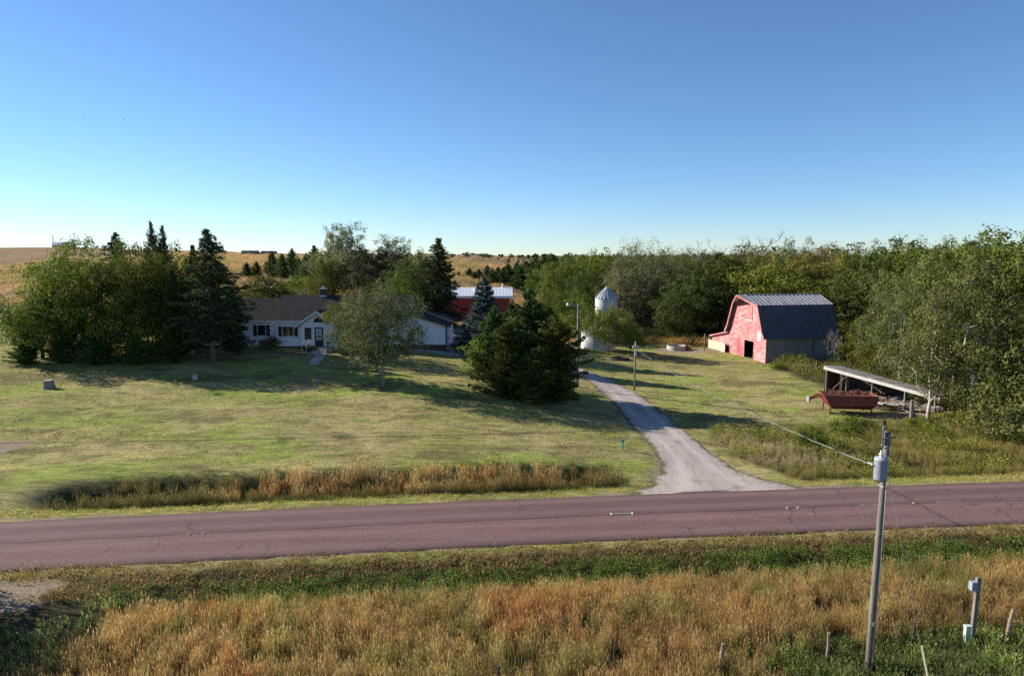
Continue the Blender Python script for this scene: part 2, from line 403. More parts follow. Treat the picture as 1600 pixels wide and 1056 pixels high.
def zones(x, y):
    """which growth covers the ground: lawn, dry field, bare earth, weeds (0..1 each)"""
    q = y - road_c(x) - RHW; p = road_c(x) - RHW - y
    n1 = fbm(x/9., y/9., 21, 3); n2 = fbm(x/3., y/2., 22, 3)
    field = sstep(92, 118, y + 10*n1 + np.where(x < -25, 6, 0)) * (1-sstep(5, 16, x-.06*y+6*n1))
    lawn = (q > 0)*(1-field)*1.0
    dirt = np.zeros_like(x)
    dirt = np.maximum(dirt, sstep(.35, -.1, np.hypot((x+39.2)/3.2, (y-47.6)/2.1)-1+.8*n2))        # bare patch by the left edge
    dirt = np.maximum(dirt, .9*sstep(.5, -.3, np.hypot((x+23.9)/3.8, (y-28.4)/1.7)-1+.6*n2)*(p > 0))  # field approach on the near side
    dirt = np.maximum(dirt, .9*(q > 0)*sstep(.8, .1, q+.5*n2)*sstep(-19, -23, x+2*n2))            # gravel at the road edge
    dirt = np.maximum(dirt, .9*(q > 0)*sstep(.75, .1, q+.4*n2)*sstep(3, 6, x)*(1-sstep(24, 27, x)))
    dirt = np.maximum(dirt, .75*(p > 0)*sstep(.5, .1, p+.3*n2))
    dirt = np.maximum(dirt, .7*sstep(.6, -.4, drive_dist(x, y)+.6*n2)*(q > 0))
    dirt = np.maximum(dirt, .38*sstep(.4, -.4, np.hypot((x+30.7)/4.5, (y-63.8)/2.2)-1+.7*n2))
    dirt = np.maximum(dirt, .8*sstep(.4, -.2, np.hypot((x-26.5)/5.5, (y-104.5)/3.0)-1+.6*n2))
    dirt = np.maximum(dirt, .9*sstep(.4, -.2, np.hypot((x+4)/9, (y-92)/5)-1+.4*n2))
    dirt = np.maximum(dirt, .8*sstep(.4, -.2, np.hypot((x-37)/4.0, (y-61)/2.6)-1+.5*n2))
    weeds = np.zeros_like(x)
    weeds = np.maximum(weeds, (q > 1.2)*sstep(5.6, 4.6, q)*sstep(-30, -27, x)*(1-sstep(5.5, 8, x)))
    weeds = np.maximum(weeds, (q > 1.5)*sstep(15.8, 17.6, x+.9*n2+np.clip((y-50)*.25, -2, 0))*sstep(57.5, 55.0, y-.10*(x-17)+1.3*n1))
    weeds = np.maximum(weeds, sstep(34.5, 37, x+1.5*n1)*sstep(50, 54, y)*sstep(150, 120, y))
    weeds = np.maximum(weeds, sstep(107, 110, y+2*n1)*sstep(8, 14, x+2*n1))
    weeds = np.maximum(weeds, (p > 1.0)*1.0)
    lawn = lawn*(1-np.clip(weeds, 0, 1))
    return lawn, field*(1-np.clip(weeds, 0, 1)), np.clip(dirt, 0, 1), np.clip(weeds, 0, 1)
xs = axis(-62, 62, .5, -6500, 6500); ys = axis(14, 128, .45, -300, 6800)
GX, GY = np.meshgrid(xs, ys)
GZ = ground_z(GX.ravel(), GY.ravel())
GZ = GZ - .08*sstep(.0, -.45, drive_dist(GX.ravel(), GY.ravel()))   # bed of the driveway
nx, ny = len(xs), len(ys)
ii = (np.arange(ny-1)[:, None]*nx + np.arange(nx-1)[None, :]).ravel()
gme = mesh_np('ground', np.stack([GX.ravel(), GY.ravel(), GZ], 1), np.stack([ii, ii+1, ii+1+nx, ii+nx], 1), smooth=True)
zl, zf, zd, zw = zones(GX.ravel(), GY.ravel())
ca = gme.color_attributes.new('zone', 'FLOAT_COLOR', 'POINT')
ca.data.foreach_set('color', np.stack([zw, zf, zd, np.ones_like(zd)], 1).astype(np.float32).ravel())
ca = gme.color_attributes.new('sward', 'FLOAT_COLOR', 'POINT')
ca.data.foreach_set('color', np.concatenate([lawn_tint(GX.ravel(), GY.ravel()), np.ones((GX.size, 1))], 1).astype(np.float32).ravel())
def ground_mat():
    m, n, l = nodes('ground_cover')
    z = n.new("ShaderNodeAttribute"); z.attribute_name = 'zone'; sp = n.new("ShaderNodeSeparateColor"); l.new(z.outputs['Color'], sp.inputs[0])
    v = coords(n, l); vs = coords(n, l, (.35, 1.0, 1), rotz=R(-14)); vm = coords(n, l, (.22, 1.6, 1), rotz=R(-8))
    mid = noise(n, l, vs, .45, 5, .65, .5); fine = noise(n, l, vm, 2.2, 5, .75); tiny = noise(n, l, v, 9.0, 3, .7)
    g = ramp(n, l, mid, [(.30, (.199,.205,.054)), (.46, (.332,.305,.102)), (.60, (.464,.385,.163)), (.74, (.504,.372,.199))])
    sw = n.new("ShaderNodeAttribute"); sw.attribute_name = 'sward'
    lawn = mixc(n, l, .30, sw.outputs['Color'], g)
    lawn = mixc(n, l, ramp(n, l, fine, [(.34, .75), (.52, 0.0)]), lawn, (.12,.10,.05))  # dark streaks in the colour stand for small clump shadows
    fld = ramp(n, l, mid, [(.28, (.167,.104,.052)), (.5, (.314,.185,.114)), (.72, (.376,.212,.142))])
    fld = mixc(n, l, ramp(n, l, noise(n, l, v, .028, 4, .6, .5), [(.47, 0.0), (.58, .8)]), fld, ramp(n, l, fine, [(.35, (.154,.147,.050)), (.65, (.264,.221,.090))]))
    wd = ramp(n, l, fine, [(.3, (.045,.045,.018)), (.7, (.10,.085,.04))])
    dr = ramp(n, l, fine, [(.3, (.268,.206,.143)), (.7, (.393,.311,.226))])
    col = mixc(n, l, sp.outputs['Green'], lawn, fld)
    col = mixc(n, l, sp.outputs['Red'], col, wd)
    edge = math_(n, l, 'ADD', sp.outputs['Blue'], math_(n, l, 'MULTIPLY', math_(n, l, 'SUBTRACT', fine, .5), .9))
    col = mixc(n, l, ramp(n, l, edge, [(.38, 0.0), (.62, 1.0)]), col, dr)
    h = math_(n, l, 'ADD', math_(n, l, 'MULTIPLY', fine, 1.0), math_(n, l, 'MULTIPLY', tiny, .35))
    finish(n, l, col, .95, h, 1.0, .30, spec=.05)
    return m
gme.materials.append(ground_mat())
ground = link('ground', gme); tag(ground, 'mown lawn, dry pasture and rough ground around the farm', 'ground', kind='structure')

# ------------------------------------------------------------------ road
def strip(name, us, fn, w, mat, kind='structure', label=None, cat=None, uvname='lane'):
    """sheet along the parameter us; w = cross positions; fn(u,w) -> xyz"""
    P = np.array([[fn(u, k) for k in w] for u in us]); m, k = P.shape[:2]
    idx = (np.arange(m-1)[:, None]*k+np.arange(k-1)[None, :]).ravel()
    q = np.stack([idx, idx+k, idx+k+1, idx+1], 1)
    me = mesh_np(name, P.reshape(-1, 3), q, mat, smooth=True)
    if me.polygons[0].normal.z < 0: me.flip_normals()
    a = me.attributes.new(uvname, 'FLOAT', 'POINT'); a.data.foreach_set('value', np.tile(np.asarray(w, dtype=np.float32), m))
    o = link(name, me); tag(o, label, cat, kind=kind); return o
def road_mat():
    m, n, l = nodes('pink_chip_seal')
    a = n.new("ShaderNodeAttribute"); a.attribute_name = 'lane'
    v = coords(n, l); vl = coords(n, l, (.06, 1.2, 1), rotz=R(-6.4))
    f = noise(n, l, v, 7.0, 4, .85); g = noise(n, l, vl, 1.0, 4, .6); k = noise(n, l, v, .35, 4); sp = noise(n, l, v, 22, 2, .5)
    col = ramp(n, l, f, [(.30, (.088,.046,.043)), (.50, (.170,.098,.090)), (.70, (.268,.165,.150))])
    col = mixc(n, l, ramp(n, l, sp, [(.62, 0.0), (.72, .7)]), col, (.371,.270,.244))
    col = mixc(n, l, ramp(n, l, g, [(.40, .5), (.60, 0.0)]), col, (.118,.070,.066))
    col = mixc(n, l, ramp(n, l, k, [(.45, 0.0), (.65, .35)]), col, (.206,.130,.115))
    # the far lane was sealed with darker chips than the near one
    far = ramp(n, l, math_(n, l, 'ADD', math_(n, l, 'MULTIPLY', a.outputs['Fac'], .5), .5), [(.48, 0.0), (.52, .42)])
    col = mixc(n, l, far, col, (.108,.066,.066))
    # wheel tracks polished a little lighter, and a net of fine cracks
    tk = math_(n, l, 'ABSOLUTE', math_(n, l, 'SUBTRACT', math_(n, l, 'ABSOLUTE', math_(n, l, 'SUBTRACT', math_(n, l, 'ABSOLUTE', a.outputs['Fac']), .5)), .25))
    col = mixc(n, l, ramp(n, l, math_(n, l, 'ADD', tk, math_(n, l, 'MULTIPLY', math_(n, l, 'SUBTRACT', k, .5), .2)), [(.03, .28), (.14, 0.0)]), col, (.25,.17,.155))
    vo = n.new("ShaderNodeTexVoronoi"); vo.feature = 'DISTANCE_TO_EDGE'; vo.inputs['Scale'].default_value = .33; vo.inputs['Randomness'].default_value = 1.0
    wv = n.new("ShaderNodeVectorMath"); wv.operation = 'ADD'; l.new(v, wv.inputs[0])
    nz = n.new("ShaderNodeTexNoise"); nz.inputs['Scale'].default_value = .8; nz.inputs['Detail'].default_value = 4; l.new(v, nz.inputs['Vector']); l.new(nz.outputs['Color'], wv.inputs[1]); l.new(wv.outputs[0], vo.inputs['Vector'])
    ck = math_(n, l, 'MULTIPLY', ramp(n, l, vo.outputs['Distance'], [(.004, .8), (.012, 0.0)]), ramp(n, l, noise(n, l, v, .12, 3), [(.50, 0.0), (.58, 1.0)]))
    col = mixc(n, l, ck, col, (.055,.040,.038))
    d = math_(n, l, 'ABSOLUTE', math_(n, l, 'SUBTRACT', a.outputs['Fac'], math_(n, l, 'MULTIPLY', math_(n, l, 'SUBTRACT', g, .5), .12)))
    col = mixc(n, l, ramp(n, l, d, [(.008, .75), (.03, 0.0)]), col, (.052,.034,.032))
    e = math_(n, l, 'ADD', math_(n, l, 'ABSOLUTE', a.outputs['Fac']), math_(n, l, 'MULTIPLY', math_(n, l, 'SUBTRACT', noise(n, l, v, .9, 5, .7), .5), .16))
    col = mixc(n, l, ramp(n, l, e, [(.90, 0.0), (.97, .8)]), col, (.062,.046,.039))
    finish(n, l, col, .9, f, .6, .02, spec=.12)
    return m
W = [-1, -.96, -.6, -.3, -.05, 0, .05, .3, .6, .96, 1]
road = strip('road', np.concatenate([np.arange(-420, -60, 10), np.arange(-60, 60, 1.0), np.arange(60, 421, 10)]),
             lambda u, w: (u, float(road_c(u))+w*RHW, .03*(1-w*w)+.004-(.05 if abs(w) == 1 else 0)), W, road_mat(),
             label='pinkish chip sealed two lane road', cat='road')
def paint_mat():
    m, n, l = nodes('worn_road_paint'); v = coords(n, l)
    f = noise(n, l, v, 9, 3, .7)
    finish(n, l, ramp(n, l, f, [(.46, (.16,.105,.10)), (.70, (.40,.35,.32))]), .8)
    return m
PM = paint_mat()
for x0, x1 in ((20.5, 21.9), (25.4, 27.0), (29.6, 31.4)):
    mb = MB(); N = 6
    for k in range(N):
        a, b = x0+(x1-x0)*k/N, x0+(x1-x0)*(k+1)/N
        mb.poly([(a, float(road_c(a))-.05+.06, .0405), (b, float(road_c(b))-.05+.06, .0405), (b, float(road_c(b))+.05+.06, .0405), (a, float(road_c(a))+.05+.06, .0405)])
    mb.build('centre_dash', PM, road)

# ------------------------------------------------------------------ driveway
def gravel_mat():
    m, n, l = nodes('pale_gravel')
    a = n.new("ShaderNodeAttribute"); a.attribute_name = 'lane'; v = coords(n, l); vl = coords(n, l, (1.0, .22, 1))
    f = noise(n, l, v, 7, 5, .75); g = noise(n, l, vl, .9, 5, .65, .5); k = noise(n, l, v, .5, 4)
    col = ramp(n, l, f, [(.28, (.311,.254,.221)), (.72, (.504,.435,.385))])
    col = mixc(n, l, ramp(n, l, g, [(.36, .6), (.55, 0.0)]), col, (.277,.221,.189))
    col = mixc(n, l, ramp(n, l, k, [(.56, 0.0), (.70, .6)]), col, (.185,.164,.139))
    tr = math_(n, l, 'ABSOLUTE', math_(n, l, 'SUBTRACT', math_(n, l, 'ABSOLUTE', a.outputs['Fac']), .42))
    col = mixc(n, l, ramp(n, l, math_(n, l, 'ADD', tr, math_(n, l, 'MULTIPLY', math_(n, l, 'SUBTRACT', k, .5), .3)), [(.06, .4), (.20, 0.0)]), col, (.56,.50,.45))
    e = math_(n, l, 'ADD', math_(n, l, 'ABSOLUTE', a.outputs['Fac']), math_(n, l, 'MULTIPLY', math_(n, l, 'SUBTRACT', noise(n, l, v, 1.6, 5, .7), .5), .8))
    col = mixc(n, l, ramp(n, l, e, [(.80, 0.0), (.98, 1.0)]), col, ramp(n, l, f, [(.3, (.071,.070,.025)), (.7, (.168,.148,.066))]))
    h = math_(n, l, 'ADD', f, math_(n, l, 'MULTIPLY', g, 1.5))
    finish(n, l, col, .95, h, .6, .05, spec=.1)
    return m
dr = np.array(DRIVE); tt = np.linspace(0, len(dr)-1, 110)
def drive_pt(t, w):
    i = int(min(max(t, 0), len(dr)-1.001)); f = t-i
    P = [dr[min(max(i+k, 0), len(dr)-1)] for k in (-1, 0, 1, 2)]; c = _cr(f)
    p = sum(c[k]*P[k] for k in range(4)); q = sum(_cr(min(f+.02, 1))[k]*P[k] for k in range(4)) if f < .97 else dr[min(i+1, len(dr)-1)]
    d = q[:2]-p[:2]
    if np.hypot(*d) < 1e-5: d = dr[min(i+1, len(dr)-1)][:2]-dr[i][:2]
    d = d/np.hypot(*d); nrm = np.array([d[1], -d[0]])
    ww = p[2]*(1+.10*float(vnoise(t*3.1, 3*np.sign(w), 40)))
    if p[1] < 44: nrm = np.array([1.0, .10])
    x, y = p[:2]+nrm*w*ww
    y = max(y, float(road_c(x))+RHW-.02)
    return (x, y, gz(x, y)+.035*(1-.75*w*w)+.012)
strip('driveway', tt, drive_pt, np.linspace(-1, 1, 15), gravel_mat(), label='pale gravel driveway climbing from the road past the cedars', cat='driveway')
# ------------------------------------------------------------------ farmhouse
def window(parent, x, z, w, h, y, shutters=False, mullions=1, rows=1, frame='white_paint'):
    """frame proud of the wall, dark glass set back in it; (x,z) is the centre, y the wall face, facing -Y"""
    fr = MB(); t = .07
    for a, b, c, d in ((x-w/2-t, x+w/2+t, z+h/2, z+h/2+t), (x-w/2-t, x+w/2+t, z-h/2-t, z-h/2),
                       (x-w/2-t, x-w/2, z-h/2, z+h/2), (x+w/2, x+w/2+t, z-h/2, z+h/2)):
        fr.box(a, b, y-.075, y+.0, c, d)
    for k in range(1, mullions+1):
        if mullions: fr.box(x-w/2+w*k/(mullions+1)-.025, x-w/2+w*k/(mullions+1)+.025, y-.07, y-.012, z-h/2, z+h/2)
    for k in range(1, rows):
        fr.box(x-w/2, x+w/2, y-.066, y-.014, z-h/2+h*k/rows-.02, z-h/2+h*k/rows+.02)
    o = fr.build('window', M[frame], parent)
    MB().box(x-w/2, x+w/2, y-.045, y-.035, z-h/2, z+h/2).build('pane', M['glass'], o)
    MB().box(x-w/2-.12, x+w/2+.12, y-.14, y-.0755, z-h/2-t-.05, z-h/2-t+.01).build('sill', M[frame], o)
    if shutters:
        for s in (-1, 1):
            c = x+s*(w/2+.30); mb = MB().box(c-.21, c+.21, y-.07, y, z-h/2-.05, z+h/2+.05)
            for k in range(9):
                zz = z-h/2+.06+k*(h-.12)/8
                mb.box(c-.16, c+.16, y-.085, y-.0705, zz-.03, zz+.02)
            mb.build('shutter', M['dark_trim'], parent)
    return o
def gable_roof(x0, x1, yf, yr, yb, ze, zr, th=.16, over=.4):
    """gable roof with its ridge along X; eaves at yf and yb"""
    mb = MB(); s = (zr-ze)/(yr-yf); s2 = (zr-ze)/(yb-yr)
    mb.prism([(x0, yf-over, ze-s*over), (x0, yr, zr), (x0, yr, zr+th), (x0, yf-over, ze-s*over+th)], (x1-x0, 0, 0))
    mb.prism([(x0, yr+.003, zr), (x0, yb+over, ze-s2*over), (x0, yb+over, ze-s2*over+th), (x0, yr+.003, zr+th)], (x1-x0, 0, 0))
    return mb
HX, HY, HZ = -24.0, 80.5, 3.55
house = empty('farmhouse', (HX, HY, HZ), 0, 'long white farmhouse with dark shingle roof and gabled front entry', 'house')
def P(x): return x-HX
# walls: main block, wing to the left, entry
W0, W1 = .45, 3.62          # siding from/to above the house base
mb = MB().box(P(-28.0), P(-12.5), 0, 8, -.9, W1)
for xx in (P(-28.0), P(-12.5)):
    mb.prism([(xx, 0, W1), (xx, 8, W1), (xx, 4, 6.1)], (.12 if xx < 0 else -.12, 0, 0))
mb.build('wall', M['white_siding'], house)
MB().siding([(P(-28.0), W0), (P(-12.5), W0), (P(-12.5), W1), (P(-28.0), W1)], -.004, .2).build('siding', M['white_siding'], house, kind='stuff')
MB().box(P(-28.02), P(-12.48), -.07, .0, -.9, W0-.02).build('foundation', M['brown_brick'], house)
mb = MB().box(P(-38.5), P(-28.0), .7, 7.6, -.9, W1-.02); mb.prism([(P(-38.5), .7, W1-.02), (P(-38.5), 7.6, W1-.02), (P(-38.5), 4.1, 5.7)], (.12, 0, 0))
mb.build('wall', M['white_siding'], house)
MB().siding([(P(-38.5), W0), (P(-28.02), W0), (P(-28.02), W1-.02), (P(-38.5), W1-.02)], .696, .2).build('siding', M['white_siding'], house, kind='stuff')
MB().box(P(-38.52), P(-28.02), .63, .7, -.9, W0-.02).build('foundation', M['brown_brick'], house)
gable_roof(P(-28.45), P(-12.1), 0, 4, 8, W1, 6.12).build('roof', M['shingle'], house)
gable_roof(P(-38.9), P(-28.46), .7, 4.1, 7.6, W1-.02, 5.72).build('roof', M['shingle'], house)
# shingle courses as thin steps on the camera side of the roofs
def courses(x0, x1, yf, zf, yr, zr, n, name='shingle_course'):
    mb = MB(); rnd = random.Random(5)
    for k in range(n):
        t0, t1 = k/n, (k+1)/n
        ya, za, yb_, zb = yf+(yr-yf)*t0, zf+(zr-zf)*t0, yf+(yr-yf)*t1, zf+(zr-zf)*t1
        x = x0
        while x < x1-.05:
            w = rnd.uniform(.7, 1.3); xe = min(x+w, x1); h = rnd.uniform(.012, .03)
            mb._add([(x, ya, za+h), (xe, ya, za+h), (xe, yb_, zb+.004), (x, yb_, zb+.004), (x, ya, za), (xe, ya, za)], [(0,1,2,3), (4,5,1,0)])
            x = xe
    return mb
s_ = (6.12-W1)/4
courses(P(-28.44), P(-12.11), -.4, W1-s_*.4+.163, 4, 6.12+.163, 22).build('shingles', M['shingle'], house, kind='stuff')
courses(P(-38.88), P(-28.47), .3, W1-.02-.618*.4+.163, 4.1, 5.72+.163, 20).build('shingles', M['shingle'], house, kind='stuff')
MB().box(P(-28.44), P(-12.1), -.47, -.402, W1-s_*.4-.06, W1-s_*.4+.13).build('gutter', M['white_paint'], house)
MB().box(P(-38.9), P(-28.46), .23, .298, W1-.33, W1-.14).build('gutter', M['white_paint'], house)
MB().tube([(P(-25.25), -.2, W1-.15), (P(-25.0), -.06, W1-.4), (P(-25.0), -.06, .1)], .05, 6).build('downpipe', M['white_paint'], house)
window(house, P(-29.95), 2.25, .95, 1.22, .696, True, 0)
window(house, P(-26.55), 2.2, 1.3, 1.12, -.004, True, 1)
# entry with its own gable towards the camera
EX0, EX1, EXC, EY = P(-24.55), P(-20.55), P(-22.55), -1.6
mb = MB().box(EX0, EX1, EY, -.08, -.9, 3.2); mb.prism([(EX0, EY, 3.2), (EX1, EY, 3.2), (EXC, EY, 4.55)], (0, 2.6, 0))
mb.build('entry_wall', M['white_siding'], house)
MB().siding([(EX0, W0), (EX1, W0), (EX1, 3.2), (EXC, 4.55), (EX0, 3.2)], EY-.004, .2).build('siding', M['white_siding'], house, kind='stuff')
mb = MB()
for s in (-1, 1):
    mb.prism([(EXC, EY-.45, 4.62), (EXC+s*2.55, EY-.45, 2.90), (EXC+s*2.55, EY-.45, 3.05), (EXC, EY-.45, 4.78)], (0, 4.2, 0))
mb.build('entry_roof', M['shingle'], house)
mb = MB()
for s in (-1, 1):
    mb.prism([(EXC, EY-.52, 4.56), (EXC+s*2.6, EY-.52, 2.80), (EXC+s*2.6, EY-.52, 3.05), (EXC, EY-.52, 4.81)], (0, .068, 0))
mb.build('rake_board', M['white_paint'], house)
MB().prism([(EXC-.45, EY-.05, 3.42), (EXC+.75, EY-.05, 3.42), (EXC+.75, EY-.05, 3.62), (EXC+.1, EY-.05, 4.08), (EXC-.45, EY-.05, 3.75)], (0, .03, 0)).build('gable_window', M['glass'], house)
window(house, P(-23.72), 2.15, .62, 1.15, EY-.004, False, 0, frame='brown_trim')
door = MB().box(P(-22.95), P(-21.95), EY-.06, EY-.0, .62, 2.85).build('door', M['dark_trim'], house)
mb = MB()
for i in range(2):
    for j in range(3):
        mb.box(P(-22.78)+i*.36, P(-22.78)+i*.36+.30, EY-.075, EY-.062, 1.35+j*.47, 1.35+j*.47+.41)
mb.build('pane', M['galv_white'], door)
MB().tube([(P(-22.05), EY-.06, 1.62), (P(-22.05), EY-.13, 1.62)], .03, 6).build('door_knob', M['galv'], door)
steps = [MB().box(P(-23.4), P(-20.75), EY-1.1, EY-.08, -.6, .58).build('landing', M['concrete'], house)]
for k in range(4):
    MB().box(P(-23.4), P(-21.2), EY-1.1-.3*(k+1), EY-1.1-.3*k-.004, -.8, .44-.15*k).build('step', M['concrete'], house)
mb = MB()
for yy, zz in ((EY-.9, .58), (EY-2.2, -.05)): mb.tube([(P(-23.35), yy, zz-.05), (P(-23.35), yy, zz+1.0)], .03, 6)
mb.tube([(P(-23.35), EY-.9, 1.55), (P(-23.35), EY-2.2, .92)], .025, 6)
mb.build('handrail', M['white_paint'], house)
mb = MB().box(P(-23.65), P(-22.95), 3.7, 4.35, 5.4, 7.0).build('chimney', M['brown_brick'], house)
MB().box(P(-23.72), P(-22.88), 3.63, 4.42, 5.85, 6.26).build('flashing', M['galv_white'], mb)
MB().box(P(-23.7), P(-22.9), 3.65, 4.4, 7.0, 7.10).tube([(P(-23.3), 4.02, 7.1), (P(-23.3), 4.02, 7.4)], .14, 8).build('flue', M['galv'], mb)
MB().tube([(P(-18.7), 3.6, 5.9), (P(-18.7), 3.6, 6.9)], .07, 8).build('vent_pipe', M['galv_white'], house)

# garage block at the right end: gable towards the camera
garage = empty('garage', (-13.4, 81.7, 3.0), 0, 'white sided garage with brown brick base at the right end of the house', 'garage')
gw, ge, gr = 5.5, 3.35, 5.05
mb = MB().box(-gw, gw, 0, 9, -1.2, ge); mb.prism([(-gw, 0, ge), (gw, 0, ge), (0, 0, gr)], (0, 9, 0)); mb.build('wall', M['white_siding'], garage)
MB().siding([(-gw, 1.02), (gw, 1.02), (gw, ge), (0, gr), (-gw, ge)], -.004, .25, .03).build('siding', M['white_siding'], garage, kind='stuff')
MB().box(-gw-.03, gw+.03, -.07, -.002, -1.2, 1.0).build('brick_base', M['brown_brick'], garage)
MB().box(gw-.10, gw+.04, -.075, .0, 1.0, ge-.05).build('corner_trim', M['brown_trim'], garage)
mb = MB()
for s in (-1, 1):
    mb.prism([(0, -.45, gr+.02), (s*(gw+.5), -.45, ge-.13), (s*(gw+.5), -.45, ge+.05), (0, -.45, gr+.2)], (0, 9.9, 0))
mb.build('roof', M['shingle'], garage)
mb = MB()
for s in (-1, 1):
    mb.prism([(0, -.5, gr-.05), (s*(gw+.55), -.5, ge-.22), (s*(gw+.55), -.5, ge+.06), (0, -.5, gr+.21)], (0, .048, 0))
mb.build('rake_board', M['brown_trim'], garage)
window(garage, 1.15, 2.1, .85, 1.1, -.004, False, 0, 2, 'brown_trim')
apron = MB()
for x0, x1, y0, y1 in ((-14.5, -7.7, 80.2, 81.4), (-7.6, -4.2, 79.9, 83.6), (-4.1, -1.6, 80.6, 83.8)):
    zs = [gz(x, y)+.10 for x, y in ((x0, y0), (x1, y0), (x1, y1), (x0, y1))]
    apron.prism([(x0, y0, zs[0]-.4), (x1, y0, zs[1]-.4), (x1, y1, zs[2]-.4), (x0, y1, zs[3]-.4)], (0, 0, .4))
tag(apron.build('concrete_apron', M['concrete']), 'pale concrete apron beside the garage', 'pavement', kind='structure')
# front walk: slabs one by one
walk = empty('front_walk', (-21.2, 75.5, gz(-21.2, 75.5))); tag(walk, 'narrow concrete walk below the front steps', 'path', kind='structure')
for k in range(4):
    y1 = 77.0-k*1.28; y0 = y1-1.2; xo = -21.55+.10*k
    mb = MB(); mb.prism([(xo-.55, y0, gz(xo, y0)-.15), (xo+.55, y0, gz(xo, y0)-.15), (xo+.55, y1, gz(xo, y1)-.15), (xo-.55, y1, gz(xo, y1)-.15)], (0, 0, .21))
    o = mb.build('slab', M['concrete'], walk); o.location = -walk.location

# ------------------------------------------------------------------ red machine shed
shed = empty('machine_shed', (-2.4, 126.0, 2.3), R(0), 'red steel machine shed with pale metal roof behind the spruces', 'shed')
mb = MB().box(-11, 2.0, 0, 13, -1.5, 4.9); mb.prism([(-11, 0, 4.9), (-11, 13, 4.9), (-11, 6.5, 6.1)], (13.0, 0, 0)); mb.build('wall', M['red_steel'], shed)
mb = MB()
for k in range(33):
    x = -10.9+k*.39; mb.box(x, x+.05, -.03, -.002, -1.4, 4.85)
mb.build('wall_rib', M['red_steel'], shed, kind='stuff')
mb = gable_roof(-11.4, 2.5, 0, 6.5, 13, 4.95, 6.15, .12, .45)
for k in range(22):
    x = -11.3+k*.63; mb.prism([(x, -.45, 4.95-.083+.125), (x+.03, -.45, 4.95-.083+.125), (x+.03, 6.5, 6.275), (x, 6.5, 6.275)], (0, 0, .015))
mb.build('roof', M['roof_steel'], shed)
MB().box(-11.4, 2.5, -.52, -.455, 4.55, 4.98).build('eave_trim', M['roof_steel'], shed)
mb = MB().lathe([(.28, 0), (.28, .25), (.42, .3), (.36, .55), (.05, .66)], 12, (-4.5, 3.0)); mb.v = [(a, b, c+5.55) for a, b, c in mb.v]
mb.build('roof_vent', M['white_paint'], shed)
MB().tube([(.6, 6.3, 6.1), (.6, 6.3, 7.0)], .18, 10).build('stack', M['white_paint'], shed)
# ------------------------------------------------------------------ grain bins
def grain_bin(loc, r, h, cone, label, door):
    b = empty('grain_bin', loc, 0, label, 'grain bin', 'grain bins beyond the driveway')
    prof = [(r, -.4)]
    k = 0
    while -.1+k*.11 < h: prof += [(r+(.018 if k % 2 else -.004), -.1+k*.11)]; k += 1
    prof.append((r, h))
    MB().lathe(prof, 40).build('wall', M['galv_white'], b, smooth=True)
    mb = MB()
    for k in range(1, int(h/1.1)):
        mb.lathe([(r+.02, k*1.1), (r+.045, k*1.1+.03), (r+.02, k*1.1+.06)], 40)
    mb.build('hoop', M['galv'], b)
    n = 20; mb = MB().lathe([(r+.10, h-.03), (r*.16, h+cone*.86)], n)
    mb.build('roof', M['galv'], b)
    rib = MB()
    for k in range(n):
        t = 2*math.pi*k/n; c, s = math.cos(t), math.sin(t)
        rib.beam(((r+.12)*c, (r+.12)*s, h), (r*.16*c, r*.16*s, h+cone*.89), .07, .11)
    rib.build('roof_rib', M['galv_white'], b)
    MB().lathe([(r*.17, h+cone*.84), (r*.19, h+cone*.92), (r*.04, h+cone)], 12).build('cap', M['galv_white'], b)
    if door:
        mb = MB(); t = R(-100); c, s = math.cos(t), math.sin(t)
        for q in (-.25, .25):
            mb.beam(((r+.14)*c-q*s, (r+.14)*s+q*c, 0), ((r+.14)*c-q*s, (r+.14)*s+q*c, h+.2), .04, .04)
        k = .3
        while k < h:
            mb.beam(((r+.14)*c+.25*s, (r+.14)*s-.25*c, k), ((r+.14)*c-.25*s, (r+.14)*s+.25*c, k), .03, .03); k += .35
        mb.build('ladder', M['galv'], b)
    return b
grain_bin((16.35, 118, gz(16.35, 118)-.1), 1.95, 7.0, 1.95, 'tall grain bin whose ribbed cone roof rises above the trees', True)
grain_bin((13.05, 102.5, gz(13, 102.5)-.1), 2.55, 2.7, .9, 'squat white grain bin half hidden behind the leafy tree', False)
# ------------------------------------------------------------------ barn
BW, BE, BB, BRZ, BL = 5.15, 3.45, 7.75, 9.05, 10.6     # half width, eave, break, ridge, length
barn = empty('gambrel_barn', (33.85, 97.7, gz(33.85, 97.7)-.02), R(-79.8), 'faded red barn with gambrel metal roof and grey board side', 'barn')
gpoly = [(-BW, 0), (BW, 0), (BW, BE), (3.35, BB-.05), (0, BRZ-.08), (-3.35, BB-.05), (-BW, BE)]
core = MB()
DX0, DX1, DZ = -.55, 2.0, 2.55       # open doorway in the gable
# gable wall pieces round the doorway
for pts in ([(-BW, -.4), (DX0, -.4), (DX0, DZ), (-BW, DZ)], [(DX1, -.4), (BW, -.4), (BW, DZ), (DX1, DZ)],
            [(-BW, DZ), (BW, DZ), (BW, BE), (3.35, BB-.05), (0, BRZ-.08), (-3.35, BB-.05), (-BW, BE)]):
    core.prism([(x, .0, z) for x, z in pts], (0, .1, 0))
core.prism([(x, BL-.1, z) for x, z in gpoly], (0, .1, 0))
core.box(-BW, -BW+.1, .1, BL-.1, -.4, BE)
core.build('wall', M['dark_inside'], barn)
MB().box(BW-.12, BW-.04, .1, BL-.1, -.4, BE).build('side_wall', M['dark_inside'], barn)
MB().siding(gpoly, -.004, .17, .03, holes=[(DX0, DX1, -1, DZ)]).build('gable_siding', M['barn_red'], barn, kind='stuff')
rnd = random.Random(3); mb = MB(); y = .02
